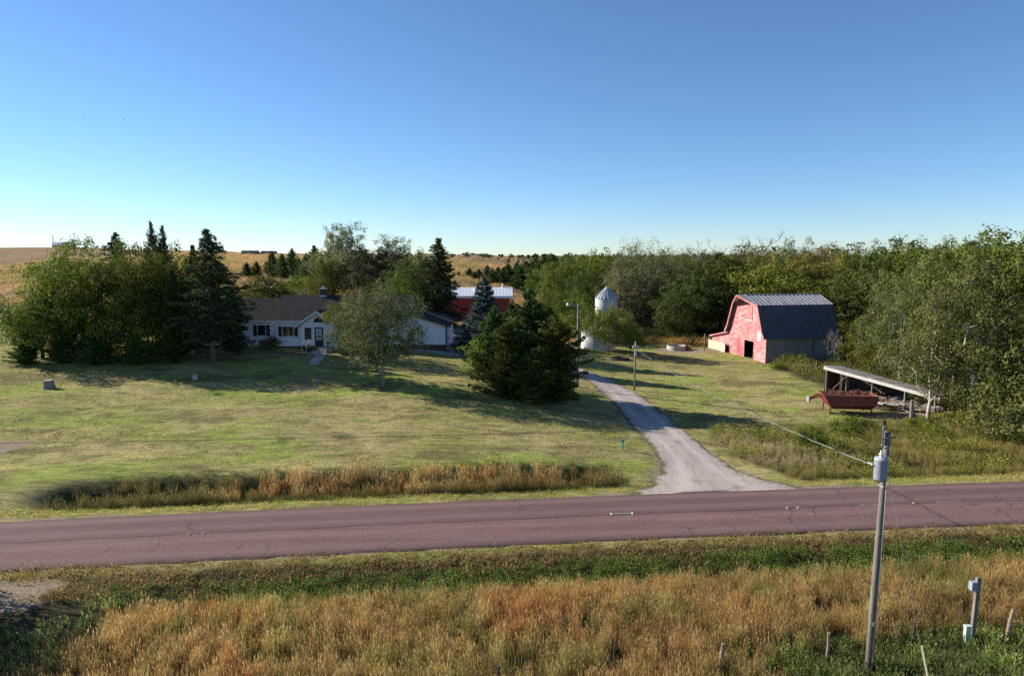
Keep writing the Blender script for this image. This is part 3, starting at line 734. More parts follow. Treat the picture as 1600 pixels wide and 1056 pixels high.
while y < BL-.05:
    w = rnd.uniform(.17, .27); zb = rnd.choice([.25, .3, .35, .5, .3, .9 if rnd.random() < .3 else .3]); zt = BE-.05-rnd.choice([0, 0, 0, .1])
    if rnd.random() > .03: mb.box(BW-.038+rnd.uniform(-.01, .012), BW+rnd.uniform(0, .02), y, min(y+w-.025, BL), zb, zt)
    y += w
mb.build('side_board', M['grey_board'], barn, kind='stuff')
MB().box(BW-.03, BW+.06, 2.0, BL, .85, 1.10).build('girt_board', M['grey_board'], barn)
MB().box(BW-.03, BW+.10, .02, BL, -.4, .22).build('sill_beam', M['bare_wood'], barn)
# roof planes with a flared eave; ribs of the sheets proud of them
prof = [(BW+.45, BE-.12), (BW-.25, BE+.75), (3.42, BB), (0, BRZ)]
def roof_strip(a, b, name, mat, ribs):
    for s in (-1, 1):
        mb = MB(); mb.prism([(s*a[0], -.55, a[1]), (s*b[0], -.55, b[1]), (s*b[0], -.55, b[1]+.07), (s*a[0], -.55, a[1]+.07)], (0, BL+1.0, 0))
        for k in range(ribs):
            y = -.5+k*(BL+.9)/(ribs-1)
            mb.prism([(s*a[0], y, a[1]+.072), (s*a[0], y+.05, a[1]+.072), (s*b[0], y+.05, b[1]+.072), (s*b[0], y, b[1]+.072)], (0, 0, .045))
        mb.build(name, M[mat], barn)
roof_strip(prof[0], prof[1], 'eave_roof', 'barn_roof_shaded', 19); roof_strip(prof[1], prof[2], 'lower_roof', 'barn_roof_shaded', 19); roof_strip(prof[2], prof[3], 'upper_roof', 'barn_roof', 19)
MB().box(-.16, .16, -.57, BL+.47, BRZ+.075, BRZ+.12).build('ridge_cap', M['galv'], barn)
# hay hood over the gable
mb = MB()
for s in (-1, 1):
    mb.prism([(0, -1.9, BRZ+.02), (0, -.56, BRZ+.02), (s*3.42, -.56, BB)], (0, 0, .07))
mb.build('hay_hood', M['barn_roof'], barn)
mb = MB()
for s in (-1, 1):
    mb.beam((0, -1.9, BRZ-.06), (s*3.44, -.6, BB-.08), .06, .26)
    mb.beam((s*3.44, -.6, BB-.08), (s*(BW-.22), -.6, BE+.68), .06, .26); mb.beam((s*(BW-.22), -.6, BE+.68), (s*(BW+.45), -.6, BE-.2), .06, .26)
mb.build('rake_board', M['barn_red'], barn)
mb = MB().box(.3, 1.35, -.06, -.031, 5.6, 8.0).box(.27, .33, -.085, -.0605, 5.6, 8.0).box(1.32, 1.38, -.085, -.0605, 5.6, 8.0)
mb.build('loft_door', M['barn_red'], barn)
MB().box(-.6, 1.5, -.10, -.031, 5.42, 5.56).build('loft_sill', M['fascia'], barn)
MB().box(-1.75, -1.35, -.05, -.031, 5.85, 6.1).build('vent_shade', M['dark_inside'], barn)  # dark panel laid on the siding for the shade inside a vent
MB().box(2.95, 3.8, -.055, -.031, 2.85, 4.15).build('hatch', M['fascia'], barn)
mb = MB().box(-2.9, -.65, -.06, -.031, .05, 2.6)
mb.build('sliding_door', M['barn_red'], barn)
for x in (-2.45, -1.95, -1.2):
    MB().box(x, x+.22, -.075, -.0605, .1, 2.55 if x < -1.5 else 1.6).build('door_batten', M['red_steel'], barn)
MB().box(BW-.02, BW+.10, -.07, .1, -.1, BE).build('corner_board', M['barn_red'], barn)
MB().box(DX0-.14, DX0, -.05, .0, 0, DZ).box(DX1, DX1+.14, -.05, .0, 0, DZ).box(DX0-.14, DX1+.14, -.052, .0, DZ, DZ+.16).build('door_frame', M['barn_red'], barn)
MB().box(-5.0, 5.0, .2, BL-.2, -.05, .03).build('earth_floor', M['dark_inside'], barn)
# lean-to on the far side
mb = MB(); mb.prism([(-BW, .05, .0), (-BW-5.6, .05, 0), (-BW-5.6, .05, 2.0), (-BW, .05, 3.2)], (0, BL-1, 0)); mb.build('lean_to_wall', M['dark_inside'], barn)
MB().siding([(-BW-5.6, 1.25), (-BW, 1.25), (-BW, 3.2), (-BW-5.6, 2.0)], .046, .17, .03).build('lean_to_siding', M['barn_red'], barn, kind='stuff')
mb = MB(); mb.prism([(-BW, -.3, 3.2), (-BW-6.0, -.3, 1.93), (-BW-6.0, -.3, 2.03), (-BW, -.3, 3.32)], (0, BL, 0)); mb.build('lean_to_roof', M['barn_roof'], barn)
MB().beam((-BW-.02, -.33, 3.19), (-BW-6.0, -.33, 1.92), .05, .2).build('lean_to_rake', M['barn_red'], barn)
# pen boards against the lean-to
pen = empty('pen_wall', (0, 0, 0), 0, 'low tan board pen wall in front of the barn lean-to', 'fence')
pen.parent = None; Mx = Matrix.Translation(barn.location) @ Matrix.Rotation(R(-79.8), 4, 'Z')
pen.location = Mx @ Vector((-8.0, -.6, 0)); pen.rotation_euler = (0, 0, R(-79.8))
for k in range(6):
    MB().box(-2.75, 2.75, -.02, .015, .02+k*.235, .02+k*.235+.222).build('board', M['tan_board'], pen)
for x in (-2.7, 0, 2.7): MB().box(x-.06, x+.06, .016, .13, -.2, 1.5).build('post', M['bare_wood'], pen)
def post(name, x, y, h, r, mat, label, cat, lean=(0, 0), group=None, bend=0.0, n=8):
    z = gz(x, y); o = empty(name, (x, y, z), 0, label, cat, group)
    pts = [(lean[0]*t+bend*math.sin(t*3), lean[1]*t, -.5+(h+.5)*t) for t in (0, .35, .7, 1)]
    MB().tube(pts, [r*1.08, r, r*.96, r*.9], n).build('shaft', mat, o); return o
w_ = Mx @ Vector((-BW-6.2, -.9, 0)); post('corral_post', w_.x, w_.y, 2.1, .14, M['pole_wood'], 'thick grey post at the far end of the barn lean-to', 'post')
w_ = Mx @ Vector((-6.6, -3.2, 0)); post('steel_post', w_.x, w_.y, 2.6, .07, M['tpost'], 'thin dark post standing in front of the pen wall', 'post')

# ------------------------------------------------------------------ collapsing shed, wagon, lumber
A = Vector((32.4, 70.0, 3.15)); B = Vector((39.3, 61.6, 1.62)); ax = (B-A).normalized(); back = Vector((.77, .63, .0)); back = (back-ax*back.dot(ax)).normalized()
lean = empty('fallen_shed', (36, 66, gz(36, 66)), 0, 'collapsing open shed with long sloping roof beam on posts', 'shed')
def rel(v): return Vector(v)-lean.location
MB().beam(rel(A), rel(B), .10, .36).build('fascia', M['fascia'], lean)
Ln = (B-A).length; nr = 15
for k in range(nr):
    t0, t1 = k/nr+.004, (k+1)/nr-.004; random.seed(k+9)
    dz = Vector((0, 0, .20+random.uniform(-.02, .03))); L2 = random.uniform(3.6, 4.2)
    a, b = A.lerp(B, t0)-back*.15, A.lerp(B, t1)-back*.15
    sl = Vector((0, 0, -.12*L2))
    MB().prism([rel(a+dz), rel(b+dz), rel(b+dz+back*L2+sl), rel(a+dz+back*L2+sl)], (0, 0, .05)).build('roof_sheet', M['bare_wood'] if k % 3 else M['galv'], lean)
for t, w in ((.03, .12), (.22, .12), (.45, .10), (.73, .14), (.97, .14)):
    p = A.lerp(B, t); MB().beam(rel((p.x, p.y, gz(p.x, p.y)-.3)), rel((p.x+.02, p.y+.05, p.z-.19)), w, w).build('post', M['pole_wood'], lean)
p = A.lerp(B, .22); MB().beam(rel((p.x-1.2, p.y+.3, 1.2)), rel((p.x-.05, p.y+.06, p.z-.35)), .10, .10).build('brace', M['rust'], lean)
for t in (.1, .4, .7):
    p = A.lerp(B, t)+back*3.5; MB().beam(rel((p.x, p.y, -.3)), rel((p.x, p.y, p.z-.35)), .14, .14).build('post', M['pole_wood'], lean)
a = A+back*.25; b = A+back*3.6
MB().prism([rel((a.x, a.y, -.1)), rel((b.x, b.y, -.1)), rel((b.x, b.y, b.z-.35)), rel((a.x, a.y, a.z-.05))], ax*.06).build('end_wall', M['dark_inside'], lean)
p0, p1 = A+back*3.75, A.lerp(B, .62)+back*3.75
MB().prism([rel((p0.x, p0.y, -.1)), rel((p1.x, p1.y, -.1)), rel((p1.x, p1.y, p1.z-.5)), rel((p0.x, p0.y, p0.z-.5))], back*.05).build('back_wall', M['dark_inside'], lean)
# loose lumber lying under and in front of the shed, each piece its own plank of the pile
pile = empty('lumber_pile', (37.0, 63.5, gz(37, 63.5)), 0, 'jumble of pale broken boards under the collapsing shed', 'lumber')
rnd = random.Random(12)
for k in range(84):
    t = rnd.uniform(.22, 1.0); q = A.lerp(B, t)+back*rnd.uniform(-.9, 2.4); L = rnd.uniform(1.0, 3.0); an = rnd.gauss(math.atan2(ax.y, ax.x), .5)
    z0 = .12+rnd.random()*.55; z1 = z0+rnd.uniform(-.25, .5)
    d = Vector((math.cos(an), math.sin(an), 0))*L/2
    pa = Vector((q.x-d.x, q.y-d.y, max(.08, z0))); pb = Vector((q.x+d.x, q.y+d.y, max(.08, z1)))
    MB().beam(pa-pile.location, pb-pile.location, rnd.uniform(.09, .24), .045, up=(rnd.uniform(-.3, .3), rnd.uniform(-.3, .3), 1)).build('plank', M[rnd.choice(['fascia', 'grey_board', 'grey_board', 'bare_wood', 'rust'])], pile)
post('old_gate_post', 35.6, 59.6, 2.1, .17, M['pole_wood'], 'stout grey post standing free in front of the broken boards', 'post')
# the red wagon: hopper box on legs with a front tongue
wag = empty('hopper_wagon', (31.7, 63.4, gz(31.7, 63.4)), R(-7), 'faded red steel hopper wagon heaped with rusty rods', 'wagon')
wag.scale = (.87, .87, .90)
L_, TW, BWd, ZT, ZB = 2.75, 1.25, .55, 1.95, .42
# sloping sides drawn as two bands
body = MB()
for s in (-1, 1):
    y1, y2 = s*TW, s*BWd
    body._add([(-L_, y1, ZT), (L_, y1, ZT), (L_-.1, y1, 1.05), (-L_+.45, y1, 1.05), (L_-.45, y2, ZB), (-L_+1.15, y2, ZB)], [(0,1,2,3), (3,2,4,5)])
body._add([(-L_, -TW, ZT), (-L_, TW, ZT), (-L_+.45, TW, 1.05), (-L_+.45, -TW, 1.05), (-L_+1.15, BWd, ZB), (-L_+1.15, -BWd, ZB)], [(0,1,2,3), (3,2,4,5)])
body._add([(L_, -TW, ZT), (L_, TW, ZT), (L_-.1, TW, 1.05), (L_-.1, -TW, 1.05), (L_-.45, BWd, ZB), (L_-.45, -BWd, ZB)], [(0,1,2,3), (3,2,4,5)])
body._add([(L_-.45, -BWd, ZB), (L_-.45, BWd, ZB), (-L_+1.15, BWd, ZB), (-L_+1.15, -BWd, ZB)], [(0,1,2,3)])
body._add([(-L_+.05, -TW+.05, ZT-.25), (L_-.05, -TW+.05, ZT-.25), (L_-.05, TW-.05, ZT-.25), (-L_+.05, TW-.05, ZT-.25)], [(0,1,2,3)])
body.build('body', M['rust_red'], wag)
rim = MB()
for s in (-1, 1): rim.beam((-L_-.05, s*TW, ZT), (L_+.05, s*TW, ZT), .10, .10)
for s in (-1, 1): rim.beam((s*L_, -TW, ZT), (s*L_, TW, ZT), .10, .098)
for s in (-1, 1): rim.beam((-L_+.5, s*(TW+.03), 1.05), (L_-.1, s*(TW+.03), 1.05), .06, .07)
rim.build('rim', M['rust'], wag)
for k in range(6):
    x = -L_+.7+k*.9; MB().beam((x, -TW-.03, 1.1), (x, -TW-.03, ZT-.06), .06, .05).build('stake', M['rust_red'], wag)
for x, y, a in ((-L_+.75, -TW+.1, .15), (-L_+.75, TW-.1, .15), (L_-.7, -TW+.1, -.1), (L_-.7, TW-.1, -.1)):
    MB().beam((x, y, 1.2), (x-a, y, -.15), .11, .11).build('leg', M['rust_red'], wag)
mb = MB()
for s in (-.45, .45): mb.beam((-L_+.05, s, ZT-.1), (-L_-1.25, s*.5, ZT-.62), .14, .14)
mb.build('spout_arm', M['rust_red'], wag)
mb = MB().box(-L_-1.36, -L_-1.2, -.42, .42, 1.02, 1.58); mb.build('spout_end', M['grey_board'], wag)
mb = MB()
for k in range(5): mb.beam((-L_-.3, -TW+.1+.12*k, ZT+.10+.07*k), (-L_+1.5, -TW-.06+.2*k, ZT+.06+.08*k), .07, .06)
for x in (-L_-.2, -L_+.6, -L_+1.4): mb.beam((x, -TW+.02, ZT), (x, -TW+.02, ZT+.5), .06, .06)
mb.build('rack_rail', M['rust'], wag)
mb = MB(); rnd = random.Random(4)
for k in range(90):
    x = rnd.uniform(-L_+.3, L_-.3); y = rnd.uniform(-TW+.15, TW-.15); an = rnd.uniform(0, 6.28); L = rnd.uniform(.3, 1.1); z = ZT-.15+rnd.random()*.28
    mb.beam((x, y, z), (x+L*math.cos(an)*.8, y+L*math.sin(an)*.5, z+rnd.uniform(-.05, .35)), .035, .035)
mb.build('load', M['rust'], wag, kind='stuff')

# ------------------------------------------------------------------ poles, wires, small yard things
def vtube(o, name, pts, r, mat, n=8, smooth=True): return MB().tube(pts, r, n).build(name, mat, o, smooth)
px, py = 13.0, 23.25; pz = gz(px, py)
upole = empty('utility_pole', (px, py, pz), 0, 'tall weathered wooden utility pole carrying a grey transformer', 'utility pole')
MB().tube([(0, 0, -.8), (.03, .02, 3), (.08, .02, 6), (.12, .03, 8.85)], [.145, .13, .112, .095], 14).build('shaft', M['pole_wood'], upole, True)
tr = MB().lathe([(.02, 7.76), (.205, 7.20), (.22, 7.26), (.22, 7.90), (.23, 7.92), (.23, 7.98), (.19, 8.02), (.02, 8.05)], 20, (-.20, -.27)).build('transformer', M['tank_steel'], upole, True)
MB().tube([(-.24, -.33, 8.03), (-.24, -.33, 8.14)], .06, 8).tube([(-.24, -.33, 8.14), (-.24, -.33, 8.18)], .09, 8).tube([(-.24, -.33, 8.20), (-.24, -.33, 8.28)], .05, 8).build('bushing', M['porcelain'], tr)
MB().box(-.10, -.0, -.2, .0, 7.78, 7.88).build('bracket', M['tank_steel'], tr); MB().box(-.10, 0, -.2, 0, 7.33, 7.43).build('bracket', M['tank_steel'], tr)
for k in range(3): MB().tube([(-.45, -.25+.1*k, 7.76), (-.52, -.25+.1*k, 7.76)], .03, 6).build('terminal', M['porcelain'], tr)
MB().box(-.06, -.02, -.03, .03, 8.3, 9.15).build('pin', M['tank_steel'], upole)
MB().lathe([(.03, 9.1), (.075, 9.14), (.055, 9.19), (.075, 9.24), (.03, 9.3)], 10, (-.04, 0)).build('insulator', M['tpost'], upole)
MB().beam((.1, 0, 8.05), (.28, -.02, 8.17), .03, .03).build('cutout', M['porcelain'], upole)
vtube(upole, 'jumper', [(-.04, 0, 9.2), (-.16, -.18, 8.8), (-.24, -.33, 8.28)], .012, M['black_wire'], 5)
for z_ in (6.9, 7.35, 8.35): MB().tube([(.0, -.17, z_), (.0, .15, z_)], .022, 6).build('bolt', M['tank_steel'], upole)
MB().box(-.05, .05, -.175, -.155, 1.75, 1.9).build('pole_tag', M['galv'], upole)
MB().beam((-.12, -.10, 8.62), (.42, .02, 8.66), .05, .05).build('side_bracket', M['pole_wood'], upole)
vtube(upole, 'ground_wire', [(.13, -.10, 8.0), (.10, -.13, 4), (.02, -.16, 0)], .008, M['bare_wire'], 4)
def sag(a, b, s, n=40):
    a = Vector(a); b = Vector(b); return [a.lerp(b, k/n)-Vector((0, 0, 4*s*(k/n)*(1-k/n))) for k in range(n+1)]
def wire(name, a, b, s, r, mat, label, n=40):
    o = MB().tube(sag(a, b, s, n), r, 5).build(name, mat); return tag(o, label, 'wire')
top = Vector((px+.08, py+.02, pz+9.22))
wire('power_line', (-75, 15.5, 11.2), top, .9, .007, M['black_wire'], 'thin overhead line strung from the pole top across the lawn view to the left')
wire('power_line', top, (78, 36, 9.6), .5, .007, M['black_wire'], 'thin overhead line leaving the pole top towards the right')
def triplex(name, a, b, s, label, n=260, twist=.55):
    pts = sag(a, b, s, n); root = empty(name, pts[0], 0, label, 'cable'); L = (Vector(b)-Vector(a)).length
    for j, (nm, mt, r) in enumerate((('bare_strand', 'bare_wire', .011), ('covered_strand', 'black_wire', .011))):
        q = []
        for k, p in enumerate(pts):
            t = 2*math.pi*(L*k/n)/1.4*.5+j*math.pi; q.append(p-pts[0]+Vector((math.cos(t), 0, math.sin(t)))*.013)
        MB().tube(q, r, 5).build(nm, M[mt], root)
    return root
yx, yy = 13.05, 71.6; yz = gz(yx, yy)
triplex('service_cable', (px-.5, py-.2, pz+7.73), (yx, yy, yz+4.55), .55, 'twisted pale service cable from the transformer to the short yard pole')
ypole = empty('yard_pole', (yx, yy, yz), 0, 'short thin wooden pole in the barn yard with white insulators', 'utility pole')
MB().tube([(0, 0, -.5), (.02, 0, 4.9)], [.10, .075], 10).build('shaft', M['pole_wood'], ypole, True)
for s in (-1, 1):
    MB().lathe([(.02, 0), (.10, .05), (.07, .12), (.11, .18), (.03, .26)], 10, (s*.24, -.05)).build('insulator', M['porcelain'], ypole, loc=(0, 0, 4.55))
MB().beam((-.34, -.05, 4.62), (.34, -.05, 4.62), .07, .09).build('crossarm', M['pole_wood'], ypole)
MB().box(-.10, .10, -.2, -.085, 3.75, 4.4).build('meter_box', M['porcelain'], ypole)
MB().tube([(0, -.13, 4.4), (0, -.12, 5.3)], .03, 6).build('weatherhead', M['porcelain'], ypole)
for k in range(3): vtube(ypole, 'drip_loop', [(-.1+.1*k, -.12, 5.2), (-.22+.2*k, -.3, 4.7), (-.2+.2*k, -.12, 4.5)], .018, M['bare_wire'], 5)
lx, ly = 6.85, 70.6; lz = gz(lx, ly)
triplex('service_cable', (yx, yy, yz+4.6), (lx, ly, lz+8.3), .35, 'twisted cable from the short yard pole up to the lamp pole', 120)
lamp = empty('lamp_pole', (lx, ly, lz), 0, 'tall wooden yard light pole with curved lamp arm beside the cedars', 'lamp pole')
MB().tube([(0, 0, -.6), (.03, 0, 8.75)], [.15, .11], 12).build('shaft', M['pole_wood'], lamp, True)
MB().tube([(0, -.05, 8.3), (-.4, -.15, 8.62), (-.95, -.25, 8.72)], .035, 6).build('arm', M['galv_white'], lamp)
MB().lathe([(.03, 8.86), (.11, 8.8), (.16, 8.66), (.14, 8.52), (.02, 8.46)], 12, (-1.08, -.27)).build('lamp_head', M['galv_white'], lamp, True)
# meter post and telephone pedestal near the pole
mx, my = 17.9, 25.0; mz = gz(mx, my)
mp = empty('meter_post', (mx, my, mz), 0, 'square grey wooden post with a small meter box near the right corner', 'post')
MB().beam((0, 0, -.5), (.07, 0, 2.62), .14, .14).build('shaft', M['pole_wood'], mp)
MB().box(-.24, -.02, -.14, .08, 2.12, 2.46).build('meter_box', M['tank_steel'], mp)
pd = empty('cable_pedestal', (mx-.27, my-.12, mz), 0, 'short pale green cable pedestal at the foot of the meter post', 'pedestal')
MB().box(-.10, .10, -.08, .08, -.2, .66).build('body', M['pedestal'], pd); MB().box(-.115, .115, -.095, .095, .66, .72).build('cap', M['pedestal'], pd)
fence_g = None
post('fence_post', 7.3, 23.0, 1.15, .07, M['old_post'], 'crooked fence post nearest the lower middle of the grass', 'fence post', (.28, .05), bend=.05)
post('fence_post', 11.65, 23.85, 1.1, .065, M['old_post'], 'crooked fence post just left of the utility pole', 'fence post', (.10, 0), bend=.07)
post('fence_post', 19.35, 25.1, 1.25, .075, M['old_post'], 'crooked fence post at the right edge beyond the meter post', 'fence post', (.25, .1), bend=-.06)
post('fence_post', -.5, 22.1, .85, .06, M['tpost'], 'dark fence post tip at the bottom middle of the view', 'fence post', (.05, 0))
post('steel_fence_post', 15.25, 24.6, 1.2, .03, M['tpost'], 'thin dark steel post between the utility pole and the meter post', 'fence post', (.18, 0))
post('steel_fence_post', 3.6, 23.2, 1.15, .03, M['tpost'], 'thin dark steel post standing in the grass left of the crooked posts', 'fence post', (.15, 0))
fx = [(-.5, 22.1), (3.6, 23.2), (7.3, 23.0), (11.65, 23.85), (15.25, 24.6), (17.9, 25.0), (19.35, 25.1), (27, 26.6)]
for h, nm in ((.55, 'lower'), (.95, 'upper')):
    mb = MB(); mb.tube([(x+.1, y, gz(x, y)+h) for x, y in fx], .006, 4)
    tag(mb.build('fence_wire', M['tpost']), f'{nm} rusty strand of the field fence along the bottom', 'wire')
gy = empty('guy_wire', (14.3, 21.6, gz(14.3, 21.6)), 0, 'thin guy wire with pale guard running down to the bottom right', 'wire')
MB().tube([(0, 0, -.3), Vector((px+.13, py, pz+7.7))-gy.location], .006, 5).build('strand', M['bare_wire'], gy)
dvec = (Vector((px+.13, py, pz+7.7))-gy.location).normalized(); MB().tube([dvec*.05, dvec*1.7], .035, 8).build('guard', M['guard_yellow'], gy)
# stock tank, tyre ring, hydrant, stump, marker, tabs on the road
sx, sy = 25.6, 105.5; stk = empty('stock_tank', (sx, sy, gz(sx, sy)), 0, 'round pale concrete stock tank by the barn yard edge', 'stock tank')
MB().lathe([(1.45, -.2), (1.45, .62), (1.28, .62), (1.28, .2), (.01, .2)], 28).build('basin', M['concrete'], stk)
MB().lathe([(1.27, .42), (.01, .42)], 28).build('water', M['glass'], stk)
ml = empty('mineral_feeder', (27.4, 105.3, gz(27.4, 105.3)), 0, 'low reddish feeder tub right of the stock tank', 'feeder')
MB().lathe([(.45, 0), (.62, .45), (.55, .45), (.40, .08), (.01, .08)], 14).build('tub', M['rust'], ml)
tx, ty = 14.7, 92.0; o = MB().lathe([(1.0, 0), (1.25, .05), (1.3, .22), (1.15, .34), (.85, .30), (.8, .05)], 24).build('tractor_tyre', M['rubber']); o.location = (tx, ty, gz(tx, ty)-.02)
tag(o, 'large old tyre lying flat below the squat grain bin', 'tyre')
hy = empty('hydrant', (8.25, 49.5, gz(8.25, 49.5)), 0, 'small teal yard hydrant on the lawn left of the driveway', 'hydrant')
MB().tube([(0, 0, -.2), (0, 0, .62)], .05, 8).build('standpipe', M['teal'], hy); MB().tube([(0, 0, .62), (0, 0, .85)], .085, 8).tube([(0, 0, .78), (-.2, 0, .72)], .04, 6).build('head', M['teal'], hy)
MB().beam((0, 0, .85), (.22, 0, .98), .04, .03).build('lever', M['galv'], hy)
st = empty('tree_stump', (-43.67, 63.3, gz(-43.67, 63.3)), 0, 'grey tree stump on the lawn at the far left', 'stump')
rnd = random.Random(2); mb = MB(); n = 14; rr = [.42*rnd.uniform(.85, 1.2) for _ in range(n)]
prof = [(1.5, -.1), (1.12, .12), (1.0, .45), (.97, .78)]
mb._add([(f*rr[k]*math.cos(6.283*k/n), f*rr[k]*math.sin(6.283*k/n), z) for f, z in prof for k in range(n)], [(i*n+k, i*n+(k+1) % n, (i+1)*n+(k+1) % n, (i+1)*n+k) for i in range(3) for k in range(n)]); mb.build('bark', M['bark_grey'], st)
mb = MB(); mb.poly([(.97*rr[k]*math.cos(6.283*k/n), .97*rr[k]*math.sin(6.283*k/n), .781) for k in range(n)]); mb.build('cut_face', M['grey_board'], st)
o = MB().box(-.2, .2, -.15, .15, -.1, .32).prism([(-.24, -.19, .32), (.24, -.19, .32), (.2, .17, .40), (-.2, .17, .40)], (0, 0, .06)).build('stone_block', M['stone']); o.location = (-31.3, 66.5, gz(-31.3, 66.5))
tag(o, 'small pale stone block on the shaded lawn below the trees', 'stone')
o = MB().prism([(-.35, -.2, 0), (.3, -.25, 0), (.4, .2, 0), (-.25, .25, 0)], (.05, .0, .55)).prism([(-.55, -.1, 0), (-.38, -.12, 0), (-.38, .1, 0), (-.5, .1, 0)], (0, 0, .75)).build('white_drum', M['white_paint']); o.location = (38.0, 85.2, gz(38, 85.2))
tag(o, 'small white junk piece in the weeds between barn and fallen shed', 'scrap')
def tab(x, dy, label):
    o = MB().box(-.07, .07, -.04, .04, 0, .03).box(-.07, .07, -.010, .010, .03, .07).build('road_marker', M['white_paint']); o.location = (x, float(road_c(x))+dy, .033)
    tag(o, label, 'road marker', 'reflector tabs on the centre seam')
tab(16.1, -.05, 'left of the two white marker tabs on the road right of the driveway')
tab(16.75, -.05, 'right of the two white marker tabs on the road right of the driveway')
tab(24.0, .05, 'lone white marker tab on the road beyond the utility pole')
tab(-17.1, -.05, 'left of the two small marker tabs on the road at the left')
tab(-16.4, -.05, 'right of the two small marker tabs on the road at the left')
fr = empty('bent_frame', (6.3, float(road_c(6.3))+.12, .034), R(6.4), 'thin white bent frame lying on the road centre seam', 'debris')
MB().box(-.6, .55, -.018, .018, 0, .03).build('bar', M['fascia'], fr); MB().box(-.66, -.601, -.12, .10, 0, .05).build('end_bar', M['fascia'], fr); MB().box(.551, .62, -.16, .06, 0, .05).build('end_bar', M['fascia'], fr)
# far things on the hill
fs = empty('hill_shed', (-281, 430, gz(-281, 430)-.3), R(12), 'small blue grey steel building on the far left hill crest', 'shed')
mb = MB().box(-5.5, 5.5, 0, 7, -2, 3.4); mb.prism([(-5.5, 0, 3.4), (-5.5, 7, 3.4), (-5.5, 3.5, 4.9)], (11, 0, 0)); mb.build('wall', M['far_blue'], fs)
gable_roof(-5.8, 5.8, 0, 3.5, 7, 3.45, 5.0, .12, .3).build('roof', M['roof_steel'], fs)
mt = empty('windmill_mast', (-283.5, 426, gz(-283.5, 426)), 0, 'thin lattice mast beside the hill shed', 'mast')
mb = MB()
for a, b in ((-.7, -.5), (.7, -.5), (0, .7)): mb.beam((a, b, -.5), (a*.15, b*.15, 8.6), .14, .14)
for z in (2, 4, 6): mb.beam((-.6+z*.06, -.4, z), (.6-z*.06, -.4, z), .1, .1)
mb.build('frame', M['tpost'], mt)
for k, (x, y, w, lab) in enumerate(((-153.7, 402, 9, 'dark low roof on the hill crest left of the far cedars'), (-142.8, 402, 8, 'dark low roof on the hill crest just behind the far cedars'))):
    o = empty('far_barn', (x, y, gz(x, y)-1.9), R(8), lab, 'barn'); MB().box(-w/2, w/2, 0, 7, -1, 1.8).build('wall', M['dark_inside'], o); gable_roof(-w/2-.4, w/2+.4, 0, 3.5, 7, 1.8, 4.0, .15, .4).build('roof', M['dark_trim'], o)
post('field_post', -73.8, 100.0, 1.5, .12, M['tpost'], 'short dark post in the pasture at the left edge', 'fence post')
for k, (x, y, z, rz, lab) in enumerate(((-91.2, 150, 43.4, .3, 'leftmost dark bird speck high in the sky'), (-82.7, 150, 43.3, -.4, 'dark bird speck right of the leftmost one'), (-79.6, 150, 35.7, .8, 'lowest dark bird speck in the left sky'))):
    o = empty('bird', (x, y, z), rz, lab, 'bird', 'birds in the sky')
    MB().tube([(-.02, -.22, 0), (0, 0, .02), (0, .16, .0)], [.012, .05, .02], 6).build('body', M['bird'], o)
    MB()._add([(0, .07, .03), (0, -.06, .03), (.22, -.05, .11), (.24, .06, .12), (.48, -.09, .06), (-.22, -.05, .11), (-.24, .06, .12), (-.48, -.09, .06)], [(0,1,2,3), (3,2,4), (1,0,6,5), (5,6,7)]).build('wing', M['bird'], o)
# ------------------------------------------------------------------ trees
def tubes_np(segs, n=5):
    """frusta for an array of (x0,y0,z0,x1,y1,z1,r0,r1)"""
    S = np.asarray(segs, float); p0, p1, r0, r1 = S[:, :3], S[:, 3:6], S[:, 6], S[:, 7]
    d = p1-p0; d /= np.maximum(np.linalg.norm(d, axis=1, keepdims=True), 1e-6)
    ref = np.where(np.abs(d[:, 2:3]) > .9, np.array([[1., 0, 0]]), np.array([[0, 0, 1.]]))
    a = np.cross(d, ref); a /= np.linalg.norm(a, axis=1, keepdims=True); b = np.cross(d, a)
    t = np.arange(n)*2*np.pi/n; c, s = np.cos(t)[None, :, None], np.sin(t)[None, :, None]
    ring = a[:, None, :]*c+b[:, None, :]*s
    v = np.concatenate([p0[:, None, :]+ring*r0[:, None, None], p1[:, None, :]+ring*r1[:, None, None]], 1)
    base = (np.arange(len(S))*2*n)[:, None]; k = np.arange(n)[None, :]; k2 = (k+1) % n
    q = np.stack([base+k, base+k2, base+n+k2, base+n+k], 2).reshape(-1, 4)
    return v.reshape(-1, 3), q
def leaves_np(c, along, size, asp, rng, normal=None):
    """rhombic leaves at c, long axis along `along`; facing `normal` if given, else random roll"""
    m = len(c)
    if normal is not None: along = np.cross(normal, along)
    along = along/np.maximum(np.linalg.norm(along, axis=1, keepdims=True), 1e-6)
    r = normal if normal is not None else rng.normal(size=(m, 3)); side = np.cross(along, r); side /= np.maximum(np.linalg.norm(side, axis=1, keepdims=True), 1e-6)
    L = along*(size*.5)[:, None]; W = side*(size*.5*asp)[:, None]
    v = np.stack([c-L, c+W*1.0-L*.1, c+L, c-W-L*.1], 1).reshape(-1, 3)
    return v, np.arange(4*m).reshape(m, 4)
PROTO = {}
